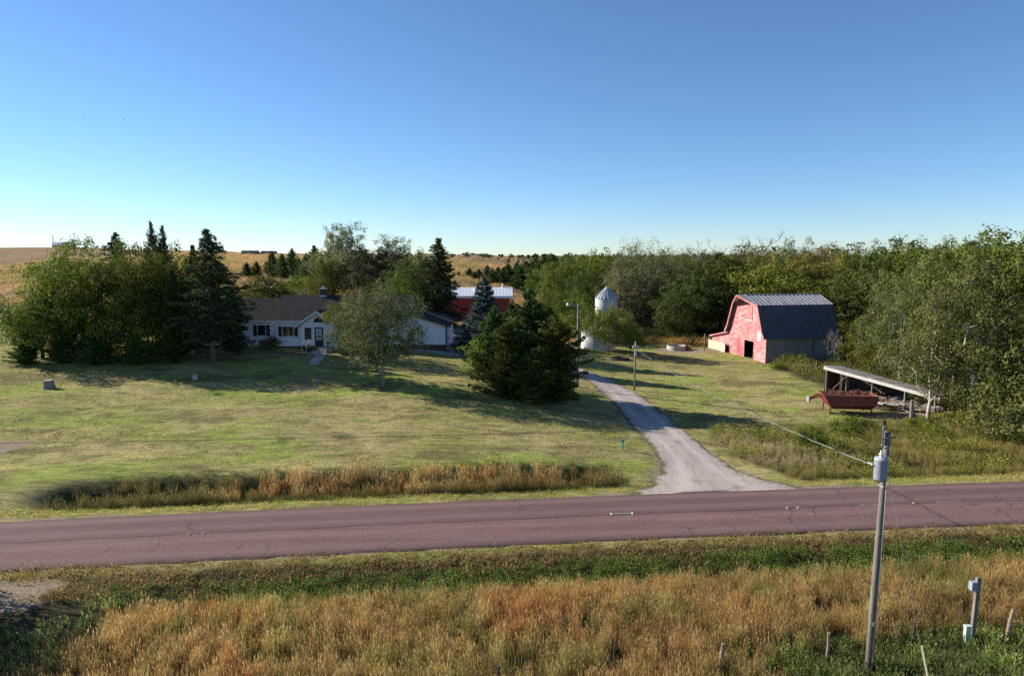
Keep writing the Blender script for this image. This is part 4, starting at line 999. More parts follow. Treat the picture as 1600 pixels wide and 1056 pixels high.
def skeleton(pts, nodes0, rng, tip=.018, bias=.55):
    """join cluster points to a growing branch graph; returns segments with pipe-model radii"""
    N = [np.array(p, float) for p in nodes0]; par = [i-1 for i in range(len(N))]
    base = N[0]; order = np.argsort(np.linalg.norm(pts-nodes0[len(nodes0)//2], axis=1)); leaf = []
    for i in order:
        p = pts[i]; A = np.array(N); d = p-A; dist = np.linalg.norm(d, axis=1)
        cost = dist+np.where(d[:, 2] < .05*dist, dist*bias*1.5, 0)+.10*np.linalg.norm(A-base, axis=1)*0
        cost[0] += 2.0; j = int(np.argmin(cost)); q = N[j]; L = dist[j]; m = max(1, int(L/.9)); prev = j
        for k in range(1, m+1):
            t = k/m; w = q+(p-q)*t+rng.normal(size=3)*.07*L*math.sin(math.pi*t)+np.array([0, 0, -.10*L*math.sin(math.pi*t)])
            N.append(w); par.append(prev); prev = len(N)-1
        leaf.append(prev)
    cnt = np.zeros(len(N))
    for i in leaf: cnt[i] += 1
    for i in range(len(N)-1, 0, -1): cnt[par[i]] += cnt[i]
    segs = []
    for i in range(1, len(N)):
        r1 = tip*max(cnt[i], .6)**.47; r0 = tip*max(cnt[par[i]], .6)**.47; r0 = min(r0, r1*1.5)
        segs.append([*N[par[i]], *N[i], r0, r1])
    return segs, N, leaf
def decid(name, seed, Hh, Rr, cb, ncl, per, leaf=.24, trunk_r=.2, tip=.02, shape=1.0, clr=.95, asp=.62, twig=5, nodes_=None, thin=0.0, lobes=.28, lean=(0, 0), stems=1, rim=.5, flat=.62, skirt=False):
    """broadleaf tree: leaf clumps spread through an uneven crown, joined by branches"""
    ncl = int(ncl*.50); per = int(per*2.9); clr *= 1.5
    rng = np.random.default_rng(seed); zc, rz = (cb+Hh)/2, (Hh-cb)/2; pts = []; tries = 0; ln = []; small_ = []
    ph = rng.uniform(0, 6.28, 8)
    while len(pts) < ncl and tries < ncl*60:
        tries += 1
        d = rng.normal(size=3); d /= np.linalg.norm(d); az = math.atan2(d[1], d[0])
        rad = 1+lobes*(math.sin(3*az+ph[0]+2*d[2])*.5+math.sin(5*az+ph[1]-3*d[2])*.3+math.sin(4*d[2]*2+ph[2])*.4)
        f = (rim+(1-rim)*rng.random()**.6)*rad if rng.random() < .8 else rng.random()*.6
        if skirt and d[2] < .2: d = d/np.array([max(.35, math.sqrt(1-d[2]**2))**.8]*2+[1.0])
        sm = rng.random() < .2
        if sm: f *= rng.uniform(1.05, 1.22)
        zz = d[2]*f; taper = 1-shape*.25*max(zz, 0)-(.15*max(-zz, 0))
        p = np.array([d[0]*f*Rr*taper, d[1]*f*Rr*taper, zc+zz*rz])
        p[:2] += np.array(lean)*(p[2]/Hh)
        if p[2] < cb*.8+.2: continue
        if pts and np.min(np.linalg.norm(np.array(pts)-p, axis=1)) < clr*(1-.5*tries/(ncl*60)): continue
        pts.append(p); small_.append(sm)
    pts = np.array(pts)
    if nodes_ is None:
        nodes_ = [np.array([0, 0, -.4])]
        k = max(3, int(Hh*.62/1.0))
        for i in range(1, k+1):
            t = i/k; nodes_.append(np.array([lean[0]*t*.6+rng.normal()*.10*(1 if i > 1 else 0), lean[1]*t*.6+rng.normal()*.10*(1 if i > 1 else 0), Hh*.66*t]))
    segs, N, leafn = skeleton(pts, nodes_, rng, tip)
    segs = [s if not (abs(s[2]) < 1e9) else s for s in segs]
    # trunk thicker at the foot
    sc = trunk_r/max(segs[0][6], 1e-3)
    for s in segs:
        g = 1+(sc-1)*min(1, (s[6]/segs[0][6])**.6) if sc > 1 else max(sc, .6)
        s[6] *= g; s[7] *= g
    segs[0][6] *= 1.25
    tw = []; lc = []; la = []
    cr = np.array([1.0, 1.0, .80*flat/.62])*(Rr/5.0)**.6*1.05
    for i, p in enumerate(pts):
        if thin and rng.random() < thin:
            ax_ = p-np.array([0, 0, zc*.75]); ax_ = ax_/max(np.linalg.norm(ax_), .1)+np.array([0, 0, .7])
            for _ in range(max(3, twig//2)):
                d = ax_+rng.normal(size=3)*.6; d /= np.linalg.norm(d); L = rng.uniform(.5, 1.1); e_ = p+d*L
                tw.append([*p, *e_, .020, .010])
                for _ in range(3):
                    d2 = d+rng.normal(size=3)*.45; d2 /= np.linalg.norm(d2); s0 = p+d*L*rng.uniform(.35, 1.0); tw.append([*s0, *(s0+d2*rng.uniform(.35, .8)), .011, .005])
            continue
        m = int(per*rng.uniform(.6, 1.4)); sc_ = rng.uniform(.7, 1.3)
        if small_[i]: m = int(m*.42); sc_ *= .62
        dn = rng.normal(size=(m, 3)); dn[:, 2] += .25; dn /= np.linalg.norm(dn, axis=1, keepdims=True)
        bump_ = 1+.28*np.sin(dn[:, 0]*4+i)+.22*np.sin(dn[:, 1]*5+2*i)+.2*np.sin(dn[:, 2]*4-i)
        off = dn*(cr*sc_)*(bump_*(.55+.5*rng.random(m)**.5))[:, None]
        out = p-np.array([0, 0, zc*.8]); out /= max(np.linalg.norm(out), .1)
        lc.append(p+off); la.append(rng.normal(size=(m, 3)))
        ln.append(dn*1.0+rng.normal(size=(m, 3))*.42+out*.25+np.array([0, 0, .25]))
        for _ in range(twig):
            d = off[rng.integers(m)]; tw.append([*p, *(p+d*.9), .014, .005])
    big = [g for g in segs if g[6] > .055]; small = [g for g in segs if g[6] <= .055]
    v, q = tubes_np(big, 8); trunk = mesh_np(name+'_trunk', v, q, M['bark'], smooth=True)
    v, q = tubes_np(small, 5); tv, tq = tubes_np(tw, 3)
    twigs = mesh_np(name+'_twigs', np.concatenate([v, tv]), np.concatenate([q, tq+len(v)]), M['bark'])
    crown = None
    if lc:
        c = np.concatenate(lc); a = np.concatenate(la); crown_z = c[:, 2]
        lv, lq = leaves_np(c, a, leaf*rng.uniform(.65, 1.35, len(c)), asp, rng, np.concatenate(ln))
        crown = mesh_np(name+'_crown', lv, lq, None, face_attr={'rnd': np.clip(.5+.30*rng.normal(size=len(c))*.7+.25*np.repeat(rng.normal(size=len(lc)), [len(k) for k in lc])*.8, 0, 1)})
    top_ = np.percentile(crown_z, 98.0) if lc else max(g[5] for g in tw)
    PROTO[name] = (trunk, crown, float(top_), twigs)
def conifer(name, seed, Hh, Rr, cb, nb, profile, droop=.15, up=.25, strip=.30, asp=.22, dens=1.0, trunk_r=.16, irregular=.35, tops=None, side=.55, layers=False):
    """needle tree: boughs off a trunk, each carrying side sprays of narrow needle strips"""
    rng = np.random.default_rng(seed); segs = []; C = []; A = []; rv = []
    tops = tops or [(0, 0, 1.0, 1.0)]
    for (ox, oy, hf, wf) in tops:
        h = Hh*hf; kk = 7; P = [np.array([ox*min(1, t*1.6)*(1 if t > 0 else .2), oy*min(1, t*1.6)*(1 if t > 0 else .2), -.4+(h+.4)*t])+(rng.normal(size=3)*np.array([.06, .06, 0]) if 0 < t < 1 else 0) for t in np.linspace(0, 1, kk)]
        P = np.array(P); P[-1, 2] = h
        for i in range(kk-1): segs.append([*P[i], *P[i+1], trunk_r*math.sqrt(wf)*(1-i/kk)+.01, trunk_r*math.sqrt(wf)*(1-(i+1)/kk)+.01])
        n = int(nb*wf)
        for b in range(n):
            t = (b+rng.random())/n; z = cb+(h-cb)*t**.92
            if layers: z = cb+(h-cb)*(round(t*14)/14+rng.normal()*.008)
            z = min(z, h*.985)
            j = min(kk-2, int((z+.4)/(h+.4)*(kk-1))); f = (z-P[j, 2])/(P[j+1, 2]-P[j, 2]); o = P[j]*(1-f)+P[j+1]*f
            L = Rr*wf*profile((z-cb)/max(h-cb, .1))*(1-irregular*rng.random()**1.3+irregular*.35*rng.normal()*.5)
            az = b*2.39996+rng.normal()*.5; L *= 1+.55*irregular*(math.sin(3*az+seed+z*1.1)+math.sin(2*az-seed*2+z*.7)*.8)
            if L < .12: L = .12
            dr = np.array([math.cos(az), math.sin(az), 0])
            tt = (z-cb)/max(h-cb, .1); dp = droop*(1-tt)-up*tt
            m = max(2, int(L/.45)); pts = []
            for k in range(m+1):
                s = k/m; pts.append(o+dr*L*s+np.array([0, 0, L*(-dp*s+.28*(droop+up)*s*s)])+rng.normal(size=3)*.03*L*(s > 0))
            rr = .012+.012*L
            for k in range(m): segs.append([*pts[k], *pts[k+1], rr*(1-k/m)+.006, rr*(1-(k+1)/m)+.006])
            pts = np.array(pts); ns = max(6, int(dens*34*L)); s = rng.random(ns)**.75
            if L > 1.2: s = .15+.85*s
            kf = s*m; ki = np.minimum(kf.astype(int), m-1); fr = (kf-ki)[:, None]
            c = pts[ki]*(1-fr)+pts[ki+1]*fr
            sd = np.cross(dr, [0, 0, 1.])
            lat = rng.normal(size=ns)*side*.5*L*(1.0-.75*s); lat = np.clip(lat, -.9, .9)
            c = c+sd*lat[:, None]+np.stack([np.zeros(ns), np.zeros(ns), -.10*np.abs(lat)+rng.normal(size=ns)*.10], 1)
            al = dr[None, :]*(.7+.3*rng.random((ns, 1)))+sd[None, :]*np.sign(lat)[:, None]*.6+np.array([0, 0, -.15*droop*3+up*.9])+rng.normal(size=(ns, 3))*.38
            C.append(c); A.append(al); rv.append(np.full(ns, rng.normal()*.16))
        # leader
        ns = int(26*dens); zz = h-rng.random(ns)**1.2*min(1.6, h*.15)
        C.append(np.stack([np.full(ns, ox)+rng.normal(size=ns)*.04, np.full(ns, oy)+rng.normal(size=ns)*.04, zz], 1)); A.append(rng.normal(size=(ns, 3))*.5+np.array([0, 0, 1.2])); rv.append(np.zeros(ns))
    c = np.concatenate(C); a = np.concatenate(A); r_ = np.concatenate(rv)
    lv, lq = leaves_np(c, a, strip*rng.uniform(.6, 1.4, len(c)), asp, rng)
    v, q = tubes_np(segs, 5)
    PROTO[name] = (mesh_np(name+'_trunk', v, q, M['bark'], smooth=True), mesh_np(name+'_crown', lv, lq, None, face_attr={'rnd': np.clip(.5+r_+.2*rng.normal(size=len(c)), 0, 1)}), Hh, None)
def dead(name, seed, Hh, Rr, cb, ncl):
    decid(name, seed, Hh, Rr, cb, ncl*2, 1, thin=1.1, twig=7, clr=.45, tip=.026, trunk_r=.24, rim=.35)
LM = {}
LM['olive'] = leaf_mat('leaf_olive', [(.072,.090,.014), (.136,.157,.024), (.221,.231,.042)], .36)
LM['green'] = leaf_mat('leaf_green', [(.062,.101,.015), (.115,.172,.025), (.192,.244,.039)], .36)
LM['yellow'] = leaf_mat('leaf_yellow_green', [(.103,.134,.018), (.181,.215,.030), (.291,.295,.046)], .36)
LM['grey'] = leaf_mat('leaf_grey_green', [(.108,.116,.049), (.192,.195,.084), (.300,.284,.129)], .36)
LM['dark'] = leaf_mat('leaf_dark', [(.045,.065,.014), (.077,.109,.023), (.129,.154,.037)], .28)
LM['rusty'] = leaf_mat('leaf_dry', [(.128,.108,.028), (.209,.170,.044), (.298,.232,.070)], .36)
LM['fruit'] = leaf_mat('leaf_fruit_tree', [(.069,.085,.030), (.118,.141,.051), (.181,.202,.084)], .36)
LM['cedar'] = leaf_mat('cedar_green', [(.041,.077,.023), (.080,.126,.035), (.151,.178,.051)], .26, .05)
LM['cedar_olive'] = leaf_mat('cedar_olive', [(.057,.086,.020), (.103,.135,.030), (.164,.184,.049)], .28, .04)
LM['spruce'] = leaf_mat('spruce_dark', [(.039,.061,.023), (.073,.097,.036), (.127,.139,.056)], .22, .04)
LM['blue'] = leaf_mat('spruce_blue', [(.056,.077,.073), (.100,.128,.120), (.156,.181,.169)], .14, .02)

LM['cotton'] = leaf_mat('leaf_cottonwood', [(.085,.098,.026), (.145,.155,.042), (.225,.222,.068)], .36)

# prototypes
cone = lambda p: lambda t: max(0.02, (1-t))**p
def ogive(t): return max(.05, (1-t**1.75))**.95*(.70+.30*min(1, t*5))
def oldspr(t): return (.35+.65*min(1, t*4))*max(.04, 1-t)**.75
decid('broad_a', 1, 12.5, 5.6, 2.2, 230, 62, .27, .28)
decid('broad_b', 2, 13.0, 5.2, 1.8, 220, 62, .27, .26, shape=.6)
decid('broad_c', 3, 11.5, 6.2, 1.5, 240, 60, .27, .26, shape=.5, lobes=.38)
decid('dense_low', 31, 12.0, 6.8, .2, 420, 70, .25, .32, shape=.7, lobes=.30, clr=.85, skirt=True)
decid('elm', 41, 15.0, 5.4, 2.6, 420, 70, .25, .32, thin=.03, lobes=.42, clr=.72, twig=6)
decid('airy_a', 4, 15.0, 5.0, 6.2, 190, 56, .24, .30, thin=.06, lobes=.45, clr=1.15, twig=8)
decid('airy_b', 5, 14.5, 5.8, 2.4, 230, 50, .25, .28, thin=.10, lobes=.45, clr=1.1, twig=8)
decid('willow', 6, 15.0, 7.0, 1.5, 260, 62, .30, .35, asp=.32, lobes=.35, flat=.95)
decid('oak_young', 7, 10.0, 5.0, 2.0, 230, 78, .20, .17, tip=.017, lobes=.36, clr=.85, twig=7)
decid('bush_a', 8, 3.2, 2.4, .15, 70, 52, .17, .07, tip=.012, clr=.5, shape=.3)
decid('bush_b', 9, 2.6, 2.2, .1, 60, 52, .19, .06, tip=.012, clr=.5, shape=.3, lobes=.4)
decid('sapling', 10, 4.6, 1.5, .8, 52, 42, .17, .05, tip=.011, clr=.5, lobes=.4)
decid('bin_tree', 14, 6.2, 3.7, 1.5, 190, 60, .18, .09, tip=.014, clr=.65, lobes=.42, twig=6)
dead('bare_a', 11, 15.0, 4.5, 4.0, 95); dead('bare_b', 12, 12.0, 3.6, 3.5, 80); dead('bare_small', 13, 3.8, 1.3, .8, 55)
conifer('cedar_a', 21, 10.5, 3.3, .25, 330, ogive, .05, .55, .42, .30, 1.15, .2, .7, tops=[(0, 0, 1, 1), (.9, -.5, .86, .62), (-1.1, .4, .8, .6)])
conifer('cedar_b', 22, 9.0, 2.9, .2, 300, ogive, .05, .6, .42, .30, 1.15, .18, .75, tops=[(0, 0, 1, 1), (-.8, -.6, .82, .6)])
conifer('cedar_far', 23, 7.0, 2.2, .1, 150, ogive, .05, .5, .40, .34, .8, .14, .4)
conifer('spruce_blue', 24, 9.0, 3.1, .2, 420, cone(.75), .22, .12, .34, .28, 1.2, .16, .25, layers=True)
conifer('spruce_old', 25, 13.8, 4.2, .9, 250, oldspr, .38, .02, .44, .28, 1.0, .24, .45)
conifer('spruce_bare', 26, 14.2, 4.2, 2.6, 230, oldspr, .34, .02, .40, .26, 1.1, .22, .55)
conifer('spire', 27, 14.5, 4.2, 1.2, 260, cone(.85), .15, .45, .40, .24, .8, .2, .45)
def tree(kind, x, y, h, rz, leafm, name, label, group=None, wide=1.0, bark=None, cat='tree'):
    """one tree: an empty at its foot, trunk and crown below it; h is its height in metres"""
    tr_, cr_, H0, tw_ = PROTO[kind]; s = h/H0
    r = empty(name, (x, y, gz(x, y)-.05), rz, label, cat, group); r.scale = (s*wide, s*wide, s)
    a = link('trunk', tr_, r)
    if bark:
        a.material_slots[0].link = 'OBJECT'; a.material_slots[0].material = M[bark]
    if tw_:
        t = link('branches', tw_, r)
        if bark and (not cr_ or bark == 'bark_grey'): t.material_slots[0].link = 'OBJECT'; t.material_slots[0].material = M[bark]
    if cr_:
        if not cr_.materials: cr_.materials.append(LM['olive'])
        b = link('crown', cr_, r); b.material_slots[0].link = 'OBJECT'; b.material_slots[0].material = LM[leafm]
    return r
# left clump below the hill
tree('dense_low', -48.7, 77, 11.5, 0.30, 'yellow', 'hedgerow_tree', 'broad leafy tree forming the left half of the big clump', wide=0.9)
tree('dense_low', -42.2, 75, 11.4, 2.20, 'green', 'hedgerow_tree', 'broad leafy tree in the middle of the big left clump', wide=0.78)
tree('broad_c', -51.4, 74, 7.6, 2.03, 'green', 'hedgerow_tree', 'low leafy tree at the outer left end of the big clump', wide=1.05)
tree('broad_b', -39.5, 79, 11.0, 0.95, 'green', 'hedgerow_tree', 'slim leafy tree between the left clump and the bare trunked spruce', wide=0.8)
tree('spire', -42.9, 82, 14.7, 4.09, 'spruce', 'spruce_tree', 'spruce whose taller pointed top rises out of the left clump', wide=0.8)
tree('spire', -42.5, 84, 14.2, 0.45, 'spruce', 'spruce_tree', 'spruce whose shorter pointed top stands right of the tallest one', wide=0.8)
tree('spruce_bare', -48.9, 85, 13.1, 3.37, 'spruce', 'spruce_tree', 'spruce with a sparse branching top left of the two pointed tops', wide=0.9)
tree('spruce_bare', -32.1, 72.6, 14.3, 1.00, 'spruce', 'spruce_tree', 'tall spruce with bare lower trunk on the lawn left of the house', wide=1.2)
tree('spruce_old', -36.2, 78, 12.3, 2.30, 'spruce', 'spruce_tree', 'dark spruce just behind the bare trunked one left of the house', wide=0.7)
tree('spruce_old', -31.4, 76.5, 7.5, 0.36, 'spruce', 'spruce_tree', 'low dark spruce against the left end of the house', wide=1.1)
tree('spruce_old', -36.7, 74, 9.9, 3.19, 'cedar', 'spruce_tree', 'dark drooping spruce at the right foot of the left clump', wide=0.85)
tree('cedar_b', -48.1, 72.5, 4.2, 0.24, 'cedar', 'cedar_tree', 'dark low cedar at the foot of the left clump', wide=1.3)
tree('cedar_b', -44.0, 71.8, 3.7, 2.72, 'cedar', 'cedar_tree', 'dark low cedar under the middle of the left clump', wide=1.5)
tree('cedar_b', -39.7, 71.5, 3.3, 0.44, 'cedar', 'cedar_tree', 'dark low cedar under the right part of the left clump', wide=1.5)
tree('cedar_b', -36.3, 72.5, 4.3, 0.57, 'cedar', 'cedar_tree', 'dark low cedar left of the bare trunked spruce', wide=1.3)
tree('cedar_b', -51.8, 72, 3.3, 2.67, 'cedar', 'cedar_tree', 'spreading cedar at the very left foot of the clump', wide=1.5)
# round the house
tree('oak_young', -12.4, 64.6, 9.1, 0.60, 'fruit', 'lawn_tree', 'round greyish lawn tree standing alone in front of the house', wide=0.76, bark='bark_grey')
tree('broad_c', -17.9, 75.5, 6.5, 5.19, 'olive', 'lawn_tree', 'smaller yellowish tree between the entry and the lone lawn tree', wide=0.72)
tree('spruce_old', -10.1, 94, 13.6, 0.40, 'spruce', 'spruce_tree', 'tall dark spruce rising behind the garage', wide=1.2)
tree('broad_b', -14.2, 98, 10.0, 0.78, 'dark', 'yard_tree', 'dark green tree just left of the spruce behind the garage', wide=0.85)
tree('broad_c', -15.5, 92, 8.0, 1.40, 'green', 'yard_tree', 'low green tree behind the garage roof', wide=0.7)
tree('elm', -27.2, 112, 13.6, 0.50, 'grey', 'elm_tree', 'tallest airy grey tree behind the house')
tree('elm', -19.2, 110, 12.5, 3.94, 'grey', 'elm_tree', 'wide airy grey tree between the tallest one and the dark spruce', wide=0.95)
tree('broad_a', -29.7, 108, 8.5, 5.95, 'olive', 'elm_tree', 'low olive tree under the left side of the tallest airy tree', wide=0.65)
tree('broad_b', -22.7, 106, 8.3, 3.62, 'grey', 'elm_tree', 'low grey tree under the tallest airy tree behind the roof', wide=0.7)
tree('broad_a', -21.8, 109, 10.7, 2.49, 'dark', 'yard_tree', 'dark rounded tree between the two airy grey trees', wide=0.8)
tree('broad_b', -13.9, 103, 10.5, 6.13, 'dark', 'yard_tree', 'dark rounded tree touching the left of the tall garage spruce', wide=0.7)
tree('cedar_a', -31.3, 118, 9.7, 0.29, 'cedar', 'cedar_tree', 'dark cedar at the left foot of the tallest airy tree')
tree('bush_a', -22.5, 100, 5.4, 5.39, 'rusty', 'shrub', 'brownish shrub just above the house roof by the chimney')
tree('bush_a', -41.3, 112, 5.1, 1.82, 'dark', 'shrub', 'dark round shrub above the left end of the house roof', wide=1.25)
tree('bush_b', -40.1, 118, 3.2, 0.91, 'yellow', 'shrub', 'yellow green shrub above the house roof left of the chimney')
tree('bush_b', -40.6, 128, 3.8, 0.74, 'yellow', 'shrub', 'small yellow shrub in the pasture behind the roof')
tree('bush_b', -42.2, 108, 3.3, 1.94, 'yellow', 'shrub', 'pale shrub beside the bare trunked spruce behind the roof')
tree('bush_a', -34.7, 115, 3.3, 5.13, 'grey', 'shrub', 'grey green shrub left of the chimney behind the roof')
tree('bush_b', -28.5, 79.6, 1.4, 1.13, 'rusty', 'shrub', 'brownish shrub against the left front wall of the house', wide=0.95)
tree('bush_b', -23.3, 77.6, 1.0, 3.65, 'dark', 'shrub', 'dark shrub left of the front steps')
tree('spruce_blue', -3.3, 82, 9.4, 0.90, 'blue', 'blue_spruce', 'blue grey spruce left of the cedar clump', wide=1.25)
tree('cedar_a', 1.7, 66.5, 10.0, 0.20, 'cedar', 'cedar_tree', 'tallest dark cedar of the clump beside the driveway', wide=1.05)
tree('cedar_b', 4.0, 63.3, 8.2, 4.01, 'cedar_olive', 'cedar_tree', 'olive cedar at the front right of the clump beside the driveway', wide=1.15)
tree('cedar_b', -0.3, 63.5, 7.1, 2.34, 'cedar_olive', 'cedar_tree', 'olive cedar at the front left of the clump beside the driveway', wide=1.25)
tree('spruce_blue', 0.0, 67, 8.6, 3.44, 'cedar', 'cedar_tree', 'pointed cedar left of the tallest one in the clump', wide=0.85)
tree('spruce_blue', 3.7, 65.5, 8.6, 0.39, 'cedar', 'cedar_tree', 'pointed cedar right of the tallest one in the clump', wide=0.9)
tree('cedar_b', -1.8, 68, 7.7, 0.37, 'cedar', 'cedar_tree', 'dark cedar at the back left of the clump')
tree('cedar_b', 2.0, 61.8, 5.1, 1.29, 'cedar_olive', 'cedar_tree', 'low cedar in front of the clump', wide=1.35)
tree('sapling', -3.4, 67, 4.1, 4.27, 'yellow', 'young_tree', 'bright green young tree at the left of the cedar clump', wide=1.3)
tree('bin_tree', 13.9, 97.5, 6.6, 2.69, 'olive', 'leafy_tree', 'leafy tree hiding the squat grain bin', wide=0.78)
tree('bin_tree', 17.3, 99, 3.9, 1.97, 'green', 'leafy_tree', 'lower leafy tree right of the squat grain bin', wide=0.85)
tree('bare_small', 42.8, 90.5, 5.1, 3.68, 'olive', 'bare_tree', 'small bare tree at the right corner of the barn', wide=0.8, bark='bark_grey')
tree('bush_b', 22.9, 51, 1.7, 2.85, 'green', 'shrub', 'round green shrub alone in the weeds right of the driveway', wide=0.8)
tree('bush_b', 37.5, 88.5, 1.9, 1.88, 'green', 'shrub', 'green shrub growing against the barn side')
tree('bush_b', 34.6, 88, 1.0, 4.99, 'yellow', 'shrub', 'low yellowish shrub by the barn corner', wide=1.3)
# right hand cluster
tree('airy_b', 43.3, 75, 12.4, 4.39, 'cotton', 'cottonwood', 'olive airy tree above the fallen shed', wide=0.8, bark='bark_grey')
tree('airy_b', 36.7, 59.0, 12.7, 2.00, 'cotton', 'cottonwood', 'airy tree with slim trunk at the low end of the fallen shed', wide=0.6, bark='bark_pale')
tree('broad_c', 43.8, 82, 7.7, 1.53, 'olive', 'leafy_tree', 'low olive tree between the barn and the fallen shed', wide=0.8)
tree('airy_a', 39.5, 57.5, 14.2, 1.20, 'cotton', 'cottonwood', 'big tree with pale forked trunk at the right', wide=0.95, bark='bark_pale')
tree('broad_a', 45.3, 69, 14.4, 3.61, 'dark', 'leafy_tree', 'dark green tree behind the pale forked trunk', wide=0.75)
tree('broad_b', 47.7, 66, 15.4, 3.30, 'olive', 'leafy_tree', 'tall olive tree at the right edge', wide=0.95)
tree('broad_a', 49.0, 62, 15.2, 5.50, 'olive', 'leafy_tree', 'tall olive tree cut by the right edge')
tree('broad_c', 42.1, 54, 9.6, 4.58, 'cotton', 'leafy_tree', 'low olive tree in front at the right edge', wide=0.8)
tree('broad_c', 49.8, 80, 14.1, 1.81, 'cotton', 'leafy_tree', 'olive tree behind the fallen shed roof', wide=0.75)
tree('bush_a', 40.3, 53.5, 4.6, 6.16, 'cotton', 'shrub', 'olive shrub right of the pale forked trunk', wide=1.2)
tree('bush_b', 38.2, 57, 1.5, 0.74, 'yellow', 'shrub', 'yellow green shrub at the foot of the right trees')
tree('bush_b', 34.1, 55.6, 1.2, 2.63, 'yellow', 'shrub', 'low yellow green shrub in front of the lumber', wide=1.2)
tree('bush_b', 29.2, 56.5, 1.1, 4.75, 'green', 'shrub', 'low green shrub in front of the red wagon', wide=1.3)
tree('bush_b', 27.6, 55.5, 1.0, 0.95, 'olive', 'shrub', 'low olive shrub just left of the utility pole top', wide=1.5)
# creek wood behind the barn
tree('broad_a', 22.4, 130, 11.7, 0.25, 'grey', 'creek_tree', 'grey green willow in the wood right of the tall grain bin, leftmost', group='trees of the creek wood behind the barn', wide=0.9973511441141933)
tree('willow', 25.4, 134, 16.3, 4.80, 'grey', 'creek_tree', 'grey green willow in the wood right of the tall grain bin, second from the left', group='trees of the creek wood behind the barn', wide=1.040371805568255)
tree('willow', 29.9, 131, 14.5, 5.50, 'grey', 'creek_tree', 'grey green willow in the wood right of the tall grain bin, third from the left', group='trees of the creek wood behind the barn', wide=1.0175262256665722)
tree('broad_c', 32.9, 124, 11.4, 4.37, 'dark', 'creek_tree', 'dark tree in the creek wood behind the barn, second from the left', group='trees of the creek wood behind the barn', wide=0.9552994030835432)
tree('broad_c', 29.0, 118, 8.3, 3.64, 'dark', 'creek_tree', 'dark tree in the creek wood behind the barn, leftmost', group='trees of the creek wood behind the barn', wide=1.0226487705052045)
tree('broad_b', 35.3, 122, 10.7, 5.27, 'dark', 'creek_tree', 'dark tree in the creek wood behind the barn, third from the left', group='trees of the creek wood behind the barn', wide=0.9894892795123392)
tree('broad_a', 39.3, 128, 14.7, 2.98, 'dark', 'creek_tree', 'dark tree in the creek wood behind the barn, fourth from the left', group='trees of the creek wood behind the barn', wide=1.106723462825905)
tree('broad_b', 42.2, 126, 14.2, 0.38, 'olive', 'creek_tree', 'olive tree in the creek wood behind the barn, second from the left', group='trees of the creek wood behind the barn', wide=1.039396529313922)
tree('broad_a', 48.3, 133, 14.8, 4.06, 'rusty', 'creek_tree', 'brownish tree in the creek wood behind the barn, second from the left', group='trees of the creek wood behind the barn', wide=1.0483580851130618)
tree('broad_b', 45.6, 117, 13.3, 5.16, 'yellow', 'creek_tree', 'bright yellow green tree just behind the barn roof', group='trees of the creek wood behind the barn', wide=1.1183430254719924)
tree('broad_a', 51.7, 122, 14.0, 2.42, 'olive', 'creek_tree', 'olive tree in the creek wood behind the barn, fifth from the left', group='trees of the creek wood behind the barn', wide=0.9483029277025958)
tree('broad_b', 53.7, 119, 14.8, 0.14, 'rusty', 'creek_tree', 'brownish tree in the creek wood behind the barn, fourth from the left', group='trees of the creek wood behind the barn', wide=1.0404766518122053)
tree('broad_c', 53.5, 112, 13.5, 1.06, 'olive', 'creek_tree', 'olive tree in the creek wood behind the barn, sixth from the left', group='trees of the creek wood behind the barn', wide=0.9908068687119439)
tree('broad_a', 55.3, 109, 14.7, 0.37, 'olive', 'creek_tree', 'olive tree in the creek wood behind the barn, seventh from the left', group='trees of the creek wood behind the barn', wide=0.9081029906756157)
tree('broad_b', 50.8, 104, 10.6, 0.81, 'dark', 'creek_tree', 'dark tree in the creek wood behind the barn, fifth from the left', group='trees of the creek wood behind the barn', wide=1.064375917233405)
tree('broad_b', 56.0, 104, 14.4, 2.46, 'dark', 'creek_tree', 'dark tree in the creek wood behind the barn, sixth from the left', group='trees of the creek wood behind the barn', wide=0.9394275600872595)
tree('broad_a', 61.1, 108, 15.3, 0.51, 'olive', 'creek_tree', 'olive tree in the creek wood behind the barn, tenth from the left', group='trees of the creek wood behind the barn', wide=1.089141273790312)
tree('broad_c', 59.5, 100, 15.2, 3.45, 'green', 'creek_tree', 'green tree in the creek wood behind the barn, second from the left', group='trees of the creek wood behind the barn', wide=0.9878049762278395)
tree('broad_a', 60.3, 96, 14.9, 5.15, 'olive', 'creek_tree', 'olive tree in the creek wood behind the barn, eleventh from the left', group='trees of the creek wood behind the barn', wide=1.092012118345963)
tree('broad_b', 60.9, 92, 15.2, 1.75, 'green', 'creek_tree', 'green tree in the creek wood behind the barn, third from the left', group='trees of the creek wood behind the barn', wide=1.0873562727276438)
tree('broad_a', 62.6, 90, 15.5, 2.25, 'olive', 'creek_tree', 'olive tree in the creek wood behind the barn, thirteenth from the left', group='trees of the creek wood behind the barn', wide=0.9796711641308077)
tree('broad_b', 64.6, 88, 15.9, 6.01, 'green', 'creek_tree', 'green tree in the creek wood behind the barn, fifth from the left', group='trees of the creek wood behind the barn', wide=1.0922062785275721)
tree('broad_c', 64.8, 84, 16.0, 1.11, 'olive', 'creek_tree', 'olive tree in the creek wood behind the barn, fourteenth from the left', group='trees of the creek wood behind the barn', wide=0.9162210173898662)
tree('broad_b', 40.5, 150, 13.8, 1.47, 'olive', 'creek_tree', 'olive tree in the creek wood behind the barn, leftmost', group='trees of the creek wood behind the barn', wide=0.9356696480366886)
tree('broad_a', 48.1, 152, 14.8, 3.70, 'rusty', 'creek_tree', 'brownish tree in the creek wood behind the barn, leftmost', group='trees of the creek wood behind the barn', wide=0.9963910552819256)
